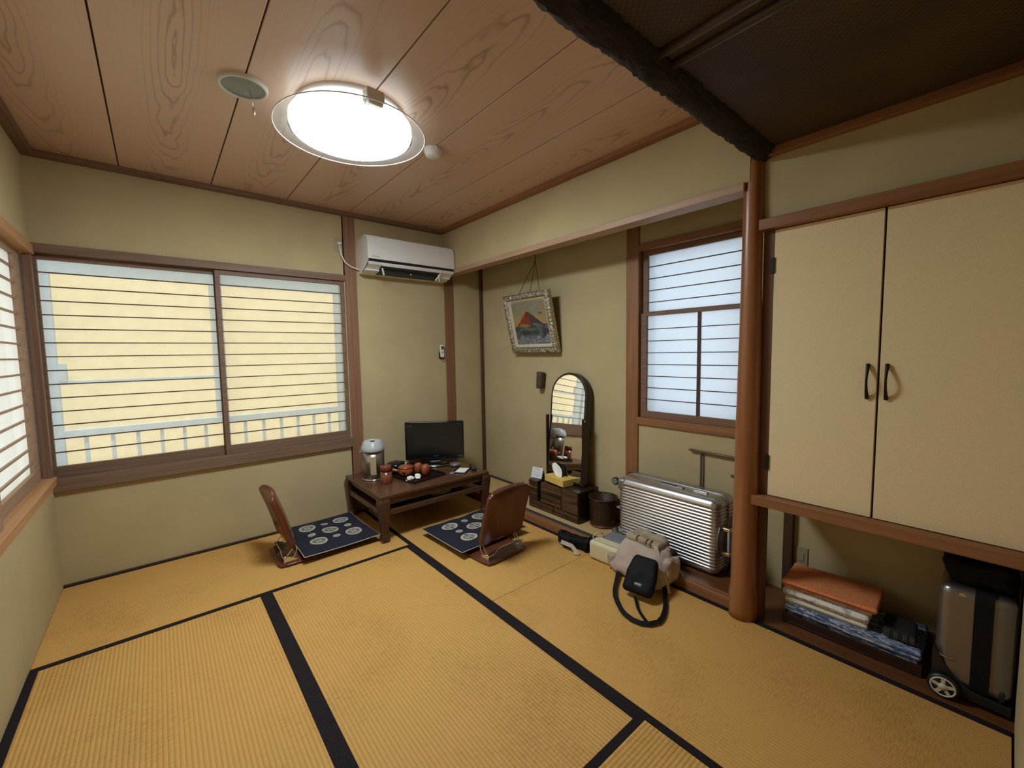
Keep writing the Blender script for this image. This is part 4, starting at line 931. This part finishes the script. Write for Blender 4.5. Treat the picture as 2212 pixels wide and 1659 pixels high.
# ---- waste basket
bk = thing('waste_basket', 'dark glossy woven waste basket beside the suitcase', 'waste basket', (2.938, -1.624, 0.0535))
def bask(r, z, a): return r+0.0016*math.sin(a*42+(z*1500 if z > 0.012 else 0))
MB().lathe([(0.0, 0.0), (0.088, 0.0), (0.092, 0.006), (0.0925, 0.014)]+[(0.0925+0.009*t_/20, 0.014+0.186*t_/20) for t_ in range(21)]+[(0.096, 0.2), (0.088, 0.014), (0.0, 0.010)], seg=84, caps=False, fn=bask).build('basket_wall', 'basket', bk)
MB().tube([(0.103*math.cos(a*PI/24), 0.103*math.sin(a*PI/24), 0.203) for a in range(48)], 0.0055, 8, True).build('rim', 'basket', bk)
MB().tube([(0.092*math.cos(a*PI/24), 0.092*math.sin(a*PI/24), 0.007) for a in range(48)], 0.006, 8, True).build('foot_band', mat('red_brown_band', (0.14, 0.04, 0.02), 0.4), bk)
# ---- towel rack behind the suitcase
tr = thing('towel_rack', 'bamboo towel rack standing behind the big suitcase', 'towel rack', (3.042, -2.42, 0.0535))
MB().tube([(0, 0.200, 0.640), (0, 0.0, 0.636), (0, -0.20, 0.632)], [0.008, 0.0085, 0.008], 12).build('top_rail', 'bamboo', tr)
for y in (0.125, -0.18): MB().tube([(0, y, 0.0), (0, y, 0.632)], 0.0065, 10).build('upright', wood('rack_post', (0.05, 0.025, 0.015), (0.08, 0.04, 0.025), 2), tr)
MB().tube([(-0.01, -0.060, 0.530), (-0.01, -0.085, 0.520), (-0.01, -0.12, 0.545), (-0.01, -0.20, 0.60)], [0.009, 0.008, 0.007, 0.007], 10).build('curved_arm', wood('rack_arm', (0.06, 0.03, 0.018), (0.09, 0.045, 0.028), 1), tr)

# ================================================================== LUGGAGE
sz = 0.0535
sc_ = thing('suitcase', 'large ribbed silver suitcase lying on its long side by the pillar', 'suitcase', (2.905, -2.185, sz))
SW, SL, SH = 0.235, 0.665, 0.440
def ribs(p, nn):
    q = p.copy()
    if abs(p.z) < SH/2-0.052 and (abs(nn.x) > 0.2 or abs(nn.y) > 0.2):
        # the recessed handle plate on the short end stays plain
        dp = 0.0052*(0.5-0.5*math.cos(2*PI*p.z/0.0195))
        if p.x < 0.0 or abs(nn.x) < 0.6: q -= nn*dp*(1 if p.y > -SL/2+0.035 or abs(p.z) > 0.1 else 0.2)
    return q
b = MB(); b.rbox((SW, SL, SH), 0.050, (6, 30, 170), ribs, (0, 0, SH/2)); b.build('shell', 'silver', sc_)
# closing frame round the middle
q = MB(); pts = []
for a_, b2 in ((1, 1), (1, -1), (-1, -1), (-1, 1)):
    for k in range(7):
        ang = math.atan2(b2, a_)-(k-3)/3*PI/4
        pts.append((0.005, a_*(SL/2-0.05)+0.052*math.cos(ang), SH/2+b2*(SH/2-0.05)+0.052*math.sin(ang)))
q.tube(pts, 0.006, 8, True); q.build('zip_frame', 'silverflat', sc_)
# smooth bands near the long edges
q = MB(); q.rbox((0.003, 0.50, 0.014), 0.001, (1, 4, 1), None, (-SW/2+0.0045, -0.01, SH-0.046)); q.rbox((0.003, 0.50, 0.010), 0.001, (1, 4, 1), None, (-SW/2+0.0085, -0.01, SH-0.030)); q.build('edge_band', 'silver', sc_)
for zc in (0.050, SH-0.050):
    for xc in (-SW/2+0.030, SW/2-0.030):
        W_ = MB(); W_.rbox((0.062, 0.062, 0.080), 0.022, (2, 2, 2), None, (xc, SL/2-0.030, zc)); wo = W_.build('wheel_housing', 'silverflat', sc_)
        cw = Vector((xc, SL/2+0.030, zc+(0.004 if zc > 0.2 else 0.0)))
        MB().lathe([(0, -0.011), (0.022, -0.011), (0.0265, -0.008), (0.0265, 0.008), (0.022, 0.011), (0, 0.011)], cw, 24, Matrix.Rotation(PI/2, 3, 'Y'), caps=False).build('wheel', 'black', wo)
        hb_ = MB()
        for k in range(8):
            an = k*PI/4; hb_.lathe([(0, -0.0135), (0.0042, -0.0135), (0.0042, -0.010)], cw+Vector((0, 0.0145*math.cos(an), 0.0145*math.sin(an))), 8, Matrix.Rotation(PI/2, 3, 'Y'), caps=False)
        hb_.lathe([(0, -0.0138), (0.006, -0.0138), (0.006, -0.010)], cw, 10, Matrix.Rotation(PI/2, 3, 'Y'), caps=False)
        hb_.build('wheel_hub', 'greyplastic', wo)
q = MB(); q.rbox((0.028, 0.030, 0.014), 0.006, (1, 1, 1), None, (-SW/2+0.012, SL/2-0.012, SH/2+0.008)); q.build('corner_latch', 'silverflat', sc_)
# top handle on the short end, set in a round recess
q = MB(); q.lathe([(0, -0.003), (0.080, -0.003), (0.090, 0.0), (0.090, 0.004), (0, 0.004)], (-0.055, -SL/2+0.004, SH/2-0.01), 36, Matrix.Rotation(PI/2, 3, 'X') @ Matrix.Diagonal((0.75, 1, 1)), caps=False); q.build('handle_recess', 'silverflat', sc_)
h_ = MB(); h_.rbox((0.028, 0.014, 0.120), 0.006, (1, 1, 4), None, (-0.060, -SL/2-0.036, SH/2-0.012)); ho = h_.build('end_handle', 'greyplastic', sc_)
g_ = MB()
for sg in (-1, 1): g_.rbox((0.030, 0.052, 0.022), 0.005, (1, 2, 1), None, (-0.060, -SL/2-0.020, SH/2-0.012+sg*0.068))
g_.build('handle_mount', 'gold', ho)
h_ = MB(); h_.rbox((0.030, 0.150, 0.010), 0.004, (1, 4, 1), None, (-0.045, -0.02, SH+0.003)); ho = h_.build('side_handle', 'silverflat', sc_)
g_ = MB(); g_.rbox((0.012, 0.110, 0.004), 0.0015, (1, 3, 1), None, (-0.048, 0.0, SH+0.009)); g_.build('handle_slot', 'black', ho)
g_ = MB(); g_.rbox((0.020, 0.085, 0.012), 0.003, (1, 2, 1), None, (-0.030, -0.19, SH+0.004)); g_.build('combination_lock', 'silver', sc_)
# ---- second suitcase in the niche
s2 = thing('suitcase', 'satin silver suitcase with a black strap standing in the niche', 'suitcase', (2.83, -3.468, 0.0))
MB().rbox((0.235, 0.198, 0.385), 0.035, (5, 5, 8), None, (0, 0, 0.047+0.1925)).build('shell', 'case2', s2)
q = MB(); hx2, hz2 = 0.121, 0.197; c2 = 0.047+0.1925
ptsq = []; nrm = []
for a_, b2 in ((-1, -1), (-1, 1), (1, 1), (1, -1)):
    for k in range(5):
        an = math.atan2(b2, a_)+(-(k-2)/2*PI/4); ptsq.append((a_*(hx2-0.035)+0.036*math.cos(an), -0.020, c2+b2*(hz2-0.035)+0.036*math.sin(an))); nrm.append((math.cos(an), 0, math.sin(an)))
ptsq.append(ptsq[0]); nrm.append(nrm[0]); q.strap(ptsq, 0.048, 0.004, nrm); q.build('black_strap', 'matte_black', s2)
q = MB()   # corner guard with the wheel arch
q.prism([(0.103, 0.02), (0.103, 0.175), (0.085, 0.160), (0.065, 0.115), (0.035, 0.080), (0.0, 0.060), (-0.05, 0.052), (-0.098, 0.050), (-0.098, 0.018)], 0, -0.126, -0.06)
q.build('corner_guard', 'black', s2, bevel=0.003)
w_ = MB(); wc = Vector((-0.140, 0.068, 0.045)); Ry = Matrix.Rotation(PI/2, 3, 'Y')
w_.lathe([(0, -0.010), (0.036, -0.010), (0.044, -0.006), (0.0448, 0.0), (0.044, 0.012), (0, 0.014)], wc, 36, Ry, caps=False); wo = w_.build('wheel', 'black', s2)
w_ = MB(); w_.tube([wc+Vector((-0.0105, 0.033*math.cos(k*PI/16), 0.033*math.sin(k*PI/16))) for k in range(32)], 0.0032, 6, True)
for k in range(5):
    an = k*2*PI/5+0.3; w_.bar(wc+Vector((-0.0105, 0, 0)), wc+Vector((-0.0105, 0.033*math.cos(an), 0.033*math.sin(an))), 0.011, 0.004, (1, 0, 0))
w_.lathe([(0, -0.014), (0.013, -0.013), (0.014, -0.009)], wc, 20, Ry, caps=False); w_.build('wheel_spokes', mat('cream_hub', (0.55, 0.52, 0.40), 0.4), wo)
MB().rbox((0.020, 0.014, 0.035), 0.005, (1, 1, 1), None, (-0.112, -0.075, 0.075)).build('rear_foot', 'black', s2)
MB().lathe([(0, -0.004), (0.008, -0.003), (0.009, 0.0)], (-0.117, 0.035, 0.405), 12, Matrix.Rotation(-PI/2, 3, 'Y')).build('stud', 'chrome', s2)
MB().tube([(-0.119, 0.092, 0.160), (-0.121, 0.080, 0.152), (-0.121, 0.060, 0.150), (-0.119, 0.045, 0.155)], 0.003, 8).build('guard_clip', 'chrome', s2)
o = lump('black_bag', (0.21, 0.185, 0.105), 'matte_black', 0.016, 16, 5, (2.825, -3.470, 0.4345+0.060), 0.04); tag(o, 'black soft bag on top of the niche suitcase', 'bag')
# ---- backpack, slumped against the big suitcase
bp_ = thing('backpack', 'beige canvas backpack slumped against the big suitcase', 'backpack', (2.600, -2.165, 0.002), math.radians(-6))
def shape(q):
    t_ = (q.z+0.105)/0.21
    return Vector((q.x*(1-0.42*t_)+0.050*t_+0.02*noise.noise((q.y*8, q.z*8, 1)), q.y*(1-0.30*t_), q.z-0.025*max(0, -q.x)*t_*4))
b = lump('bag_body', (0.27, 0.40, 0.21), 'beige', 0.018, 11, 2, (0, -0.01, 0.105), 0.075, 0, (14, 16, 10), bp_, True, shape)
b = lump('top_flap', (0.14, 0.23, 0.045), 'beige2', 0.014, 20, 8, (0.060, 0.005, 0.205), 0.02, 0, (8, 14, 3), bp_, False)
lump('side_pocket', (0.13, 0.075, 0.13), 'beige', 0.010, 18, 4, (0.045, -0.155, 0.100), 0.03, 0, (6, 5, 6), bp_, False)
lump('hem_fold', (0.05, 0.07, 0.09), 'beige2', 0.010, 22, 6, (-0.075, 0.150, 0.055), 0.02, 0, (4, 4, 5), bp_, False)
st = MB()
st.strap([(0.02, -0.085, 0.222), (-0.010, -0.105, 0.21), (-0.030, -0.150, 0.14), (-0.035, -0.185, 0.07), (-0.045, -0.215, 0.010)], 0.022, 0.004, (-0.6, -0.5, 0.6)); st.build('shoulder_strap', mat('cream_webbing', (0.50, 0.43, 0.33), 0.85), bp_)
st = MB(); st.strap([(0.05, -0.165, 0.165), (0.045, -0.19, 0.11), (0.04, -0.20, 0.06)], 0.010, 0.003, (-0.4, -0.9, 0.2)); st.strap([(0.07, -0.17, 0.12), (0.10, -0.20, 0.07), (0.10, -0.21, 0.03)], 0.008, 0.003, (-0.4, -0.9, 0.2)); st.build('loose_strap', mat('cream_webbing2', (0.46, 0.40, 0.33), 0.85), bp_)
for i, (y, r_, l_) in enumerate(((0.030, 0.013, 0.05), (-0.035, 0.011, 0.03), (-0.062, 0.010, 0.03))):
    MB().tube([(0.000+0.02*math.cos(a_), y, 0.222+0.014*math.sin(a_)) for a_ in [k*PI/6 for k in range(12)]], 0.004, 6, True).build('gathered_loop', 'beige2', bp_)
lump('open_lining', (0.05, 0.05, 0.05), 'plum', 0.006, 20, 4, (0.085, -0.135, 0.165), 0.02, 0, (3, 3, 3), bp_, False)
# ---- black pouch leaning on the backpack
pz = thing('pouch', 'black nylon pouch leaning on the beige backpack', 'pouch', (2.372, -2.282, 0.008), math.radians(9))
ang = math.radians(48)   # lean: local up runs back and up
Rp = Matrix((( 0, math.cos(ang), -math.sin(ang)), (-1, 0, 0), (0, math.sin(ang), math.cos(ang))))  # width->-y, height->back+up, normal->(-x,+z)
def pouchf(p, nn):
    k = 1-0.20*max(0, p.y)/0.10
    q = Vector((p.x*k, p.y, p.z*(1-0.30*abs(p.y)/0.12)+0.006*noise.noise(p*28)))
    return q
b = MB(); b.rbox((0.168, 0.200, 0.055), 0.026, (8, 10, 3), pouchf, Vector((0, 0, 0))+Rp @ Vector((0, 0.102, 0.012))+Vector((0.0, 0, 0.018)), Rp); b.build('pouch_body', 'matte_black', pz)
off = Vector((0, 0, 0.018))
lb = MB(); lb.obox(off+Rp @ Vector((0.012, 0.048, 0.0345)), (0.070, 0.018, 0.0015), Rp); lo = lb.build('label_patch', mat('black_patch', (0.02, 0.02, 0.02), 0.5), pz)
lb = MB(); lb.obox(off+Rp @ Vector((0.000, 0.049, 0.0356)), (0.036, 0.003, 0.0008), Rp)
for k in range(3): lb.obox(off+Rp @ Vector((0.034+k*0.0045, 0.0462+k*0.0012, 0.0356)), (0.0026, 0.006+k*0.0024, 0.0008), Rp)
lb.build('patch_print', 'textlight', lo)
zp = MB(); zp.tube([off+Rp @ Vector((-0.058+0.116*i/12, 0.158+0.010*math.sin(PI*i/12), 0.031)) for i in range(13)], 0.0022, 6); zp.build('zip', 'gloss_black', pz)
fl = [(2.622, -2.030, 0.10), (2.560, -2.045, 0.07), (2.488, -2.079, 0.022), (2.400, -2.128, 0.014), (2.355, -2.154, 0.014), (2.300, -2.195, 0.014), (2.259, -2.241, 0.014), (2.222, -2.29, 0.014), (2.206, -2.323, 0.014), (2.196, -2.37, 0.014), (2.203, -2.415, 0.014), (2.230, -2.448, 0.014), (2.275, -2.468, 0.014), (2.32, -2.462, 0.014), (2.371, -2.444, 0.014), (2.42, -2.42, 0.014), (2.468, -2.392, 0.014), (2.52, -2.36, 0.03), (2.545, -2.325, 0.075)]
pzm = Matrix.Translation((2.372, -2.282, 0.008)) @ Matrix.Rotation(math.radians(9), 4, 'Z'); inv = pzm.inverted()
loc = [inv @ Vector(p) for p in fl]; nr = []
for i, p in enumerate(fl):
    v2 = Vector((2.34-p[0], -2.30-p[1], 0)); v2 = v2.normalized()*-0.35+Vector((0, 0, 1)) if p[2] < 0.03 else Vector((-0.6, -0.4, 0.6)); nr.append(inv.to_3x3() @ v2)
MB().strap(loc, 0.024, 0.003, nr).build('carrying_strap', 'matte_black', pz)
MB().strap([inv @ Vector(p) for p in [(2.365, -2.275, 0.02), (2.30, -2.335, 0.012), (2.266, -2.377, 0.012), (2.231, -2.430, 0.016)]], 0.015, 0.003, (0, 0, 1)).build('strap_tail', 'matte_black', pz)
for p in ((2.600, -2.055, 0.105), (2.60, -2.285, 0.11)):
    c_ = inv @ Vector(p); MB().tube([c_+Vector((0, 0.010*math.cos(k*PI/6), 0.010*math.sin(k*PI/6))) for k in range(12)], 0.0022, 6, True).build('strap_ring', 'chrome', pz)
# ---- cream bag and grey pouch
cb_ = thing('handbag', 'cream boxy handbag standing before the big suitcase', 'handbag', (2.598, -1.945, 0.001), math.radians(3))
MB().rbox((0.105, 0.265, 0.120), 0.022, (4, 8, 4), None, (0, 0, 0.06)).build('bag_shell', 'cream', cb_)
MB().tube([(0.0525*math.cos(a_)*0.0-0.030, 0.0, 0.0) for a_ in (0,)]+[(-0.030, 0.001, 0.0)], 0.0001, 4).build('seam', 'cream', cb_) if False else None
q = MB(); q.tube([(-0.028, -0.120+0.24*i/10, 0.1205) for i in range(11)], 0.0018, 6); q.build('top_seam', mat('dark_cream_seam', (0.30, 0.26, 0.15), 0.7), cb_)
MB().tube([(-0.020, 0.118, 0.112), (-0.016, 0.122, 0.135), (0.010, 0.118, 0.150), (0.045, 0.110, 0.148), (0.065, 0.10, 0.128)], 0.0028, 8).build('wrist_loop', 'cream', cb_)
MB().box(-0.0535, -0.0515, -0.052, -0.049, 0.035, 0.055).build('small_mark', 'text', cb_)
o = MB().rbox((0.120, 0.235, 0.060), 0.010, (3, 4, 2)).build('grey_sleeve', 'greyfelt', None, (2.722, -1.945, 0.0535+0.0305)); tag(o, 'grey felt sleeve between the cream handbag and the suitcase', 'sleeve')
# ---- black waist bag
wbg = thing('waist_bag', 'crumpled black waist bag with a beige buckle strap on the mat', 'waist bag', (2.590, -1.655, 0.0), math.radians(-75))
lump('bag_body', (0.20, 0.085, 0.075), 'matte_black', 0.020, 17, 1, (0, 0.0, 0.040), 0.03, 0, (12, 6, 5), wbg)
lump('end_roll', (0.060, 0.095, 0.085), 'matte_black', 0.012, 22, 9, (-0.098, 0.015, 0.046), 0.03, 0, (4, 6, 5), wbg)
lump('side_roll', (0.055, 0.10, 0.085), 'matte_black', 0.012, 22, 12, (0.098, 0.0, 0.045), 0.026, 0, (4, 6, 5), wbg)
MB().strap([(-0.075, -0.055, 0.040), (-0.03, -0.068, 0.042), (0.015, -0.074, 0.040), (0.045, -0.085, 0.022), (0.060, -0.092, 0.008)], 0.026, 0.003, (0, -0.8, 0.5)).build('beige_strap', mat('beige_webbing', (0.45, 0.39, 0.32), 0.85), wbg)
MB().tube([(0.062+0.016*math.cos(a_), -0.095+0.014*math.sin(a_), 0.012) for a_ in [k*PI/6 for k in range(12)]], 0.004, 6, True).build('buckle', 'offwhite', wbg)

# ================================================================== NICHE: tray, linen
ntz = thing('linen_tray', 'dark wooden tray holding the folded linen in the niche', 'tray', (2.90, -3.092, 0.0))
q = MB(); q.box(-0.150, 0.150, -0.245, 0.245, 0.0, 0.012).box(-0.150, -0.140, -0.245, 0.245, 0.012, 0.048).box(0.140, 0.150, -0.245, 0.245, 0.012, 0.048).box(-0.14, 0.14, -0.245, -0.235, 0.012, 0.048).box(-0.14, 0.14, 0.235, 0.245, 0.012, 0.048)
q.build('tray_box', mat('dark_tray_wood', (0.03, 0.012, 0.007), 0.35), ntz, bevel=0.002)
def folded(name, lab, cat, size, m_, loc, rz, sd_, layers=2, amp=0.004, group=None):
    t = MB(); n_ = layers; hz = size[2]
    def f_(p, nn):
        q = p+nn*amp*noise.noise(p*13+Vector((sd_, 0, 0)))
        # fold creases on the front edge
        if nn.x < -0.3: q.x += 0.006*abs(math.cos(PI*(p.z+hz/2)/hz*n_))
        return q
    t.rbox(size, min(size)*0.38, (10, 16, 6+4*n_), f_); o = t.build(name, m_, None, loc); o.rotation_euler = (0, 0, rz); return tag(o, lab, cat, group)
folded('folded_robe', 'blue patterned cotton robe folded in the dark tray, the lower one', 'robe', (0.262, 0.462, 0.034), 'bluecotton', (2.90, -3.092, 0.0125+0.019), 0, 2, 2, 0.002, 'folded blue robes')
folded('folded_robe', 'blue patterned cotton robe folded in the dark tray, the upper one under the towels', 'robe', (0.275, 0.478, 0.038), 'bluecotton', (2.893, -3.092, 0.0895-0.016), 0.01, 5, 2, 0.003, 'folded blue robes')
zt = 0.0945
folded('folded_towel', 'cream towel folded at the bottom of the white towels', 'towel', (0.20, 0.310, 0.026), 'creamterry', (2.870, -3.000, zt+0.014), 0.04, 1, 1, 0.003, 'folded towels')
folded('folded_towel', 'white towel with grey print folded in the middle of the towels', 'towel', (0.21, 0.325, 0.040), 'whiteterry', (2.868, -3.000, zt+0.028+0.021), 0.02, 3, 1, 0.003, 'folded towels')
folded('folded_towel', 'pinkish printed towel folded just under the orange one', 'towel', (0.20, 0.330, 0.018), 'pinkterry', (2.872, -3.005, zt+0.070+0.010), 0.03, 4, 1, 0.002, 'folded towels')
folded('folded_towel', 'orange towel on top of the folded linen', 'towel', (0.235, 0.350, 0.026), 'orange', (2.868, -3.012, zt+0.091+0.014), 0.05, 6, 1, 0.004, 'folded towels')
def obcol(u, v):
    a_ = (u*7) % 1; b_ = (v*3.5) % 1; d = abs(a_-0.5)*1.4+abs(b_-0.5)
    if int(u*7) % 2 == 0 and 0.22 < d < 0.38: return (0.22, 0.21, 0.17)
    if a_ < 0.08: return (0.16, 0.15, 0.12)
    return (0.010, 0.012, 0.010)
ob = thing('folded_sash_belt', 'black patterned sash belt folded beside the towels', 'belt', (2.865, -3.255, 0.0950), math.radians(4))
MB().rbox((0.15, 0.105, 0.044), 0.016, (6, 5, 3), lambda p, nn: p+nn*0.003*noise.noise(p*20), (0, 0, 0.0225)).build('folded_band', mat('dark_band', (0.010, 0.012, 0.010), 0.85), ob)
b = MB(); paint(b, 'patterned_face', 'obi', 60, 40, lambda u, v: Vector((-0.0765-0.002*math.sin(PI*v), 0.048-0.096*u, 0.008+0.030*v)), obcol, ob)
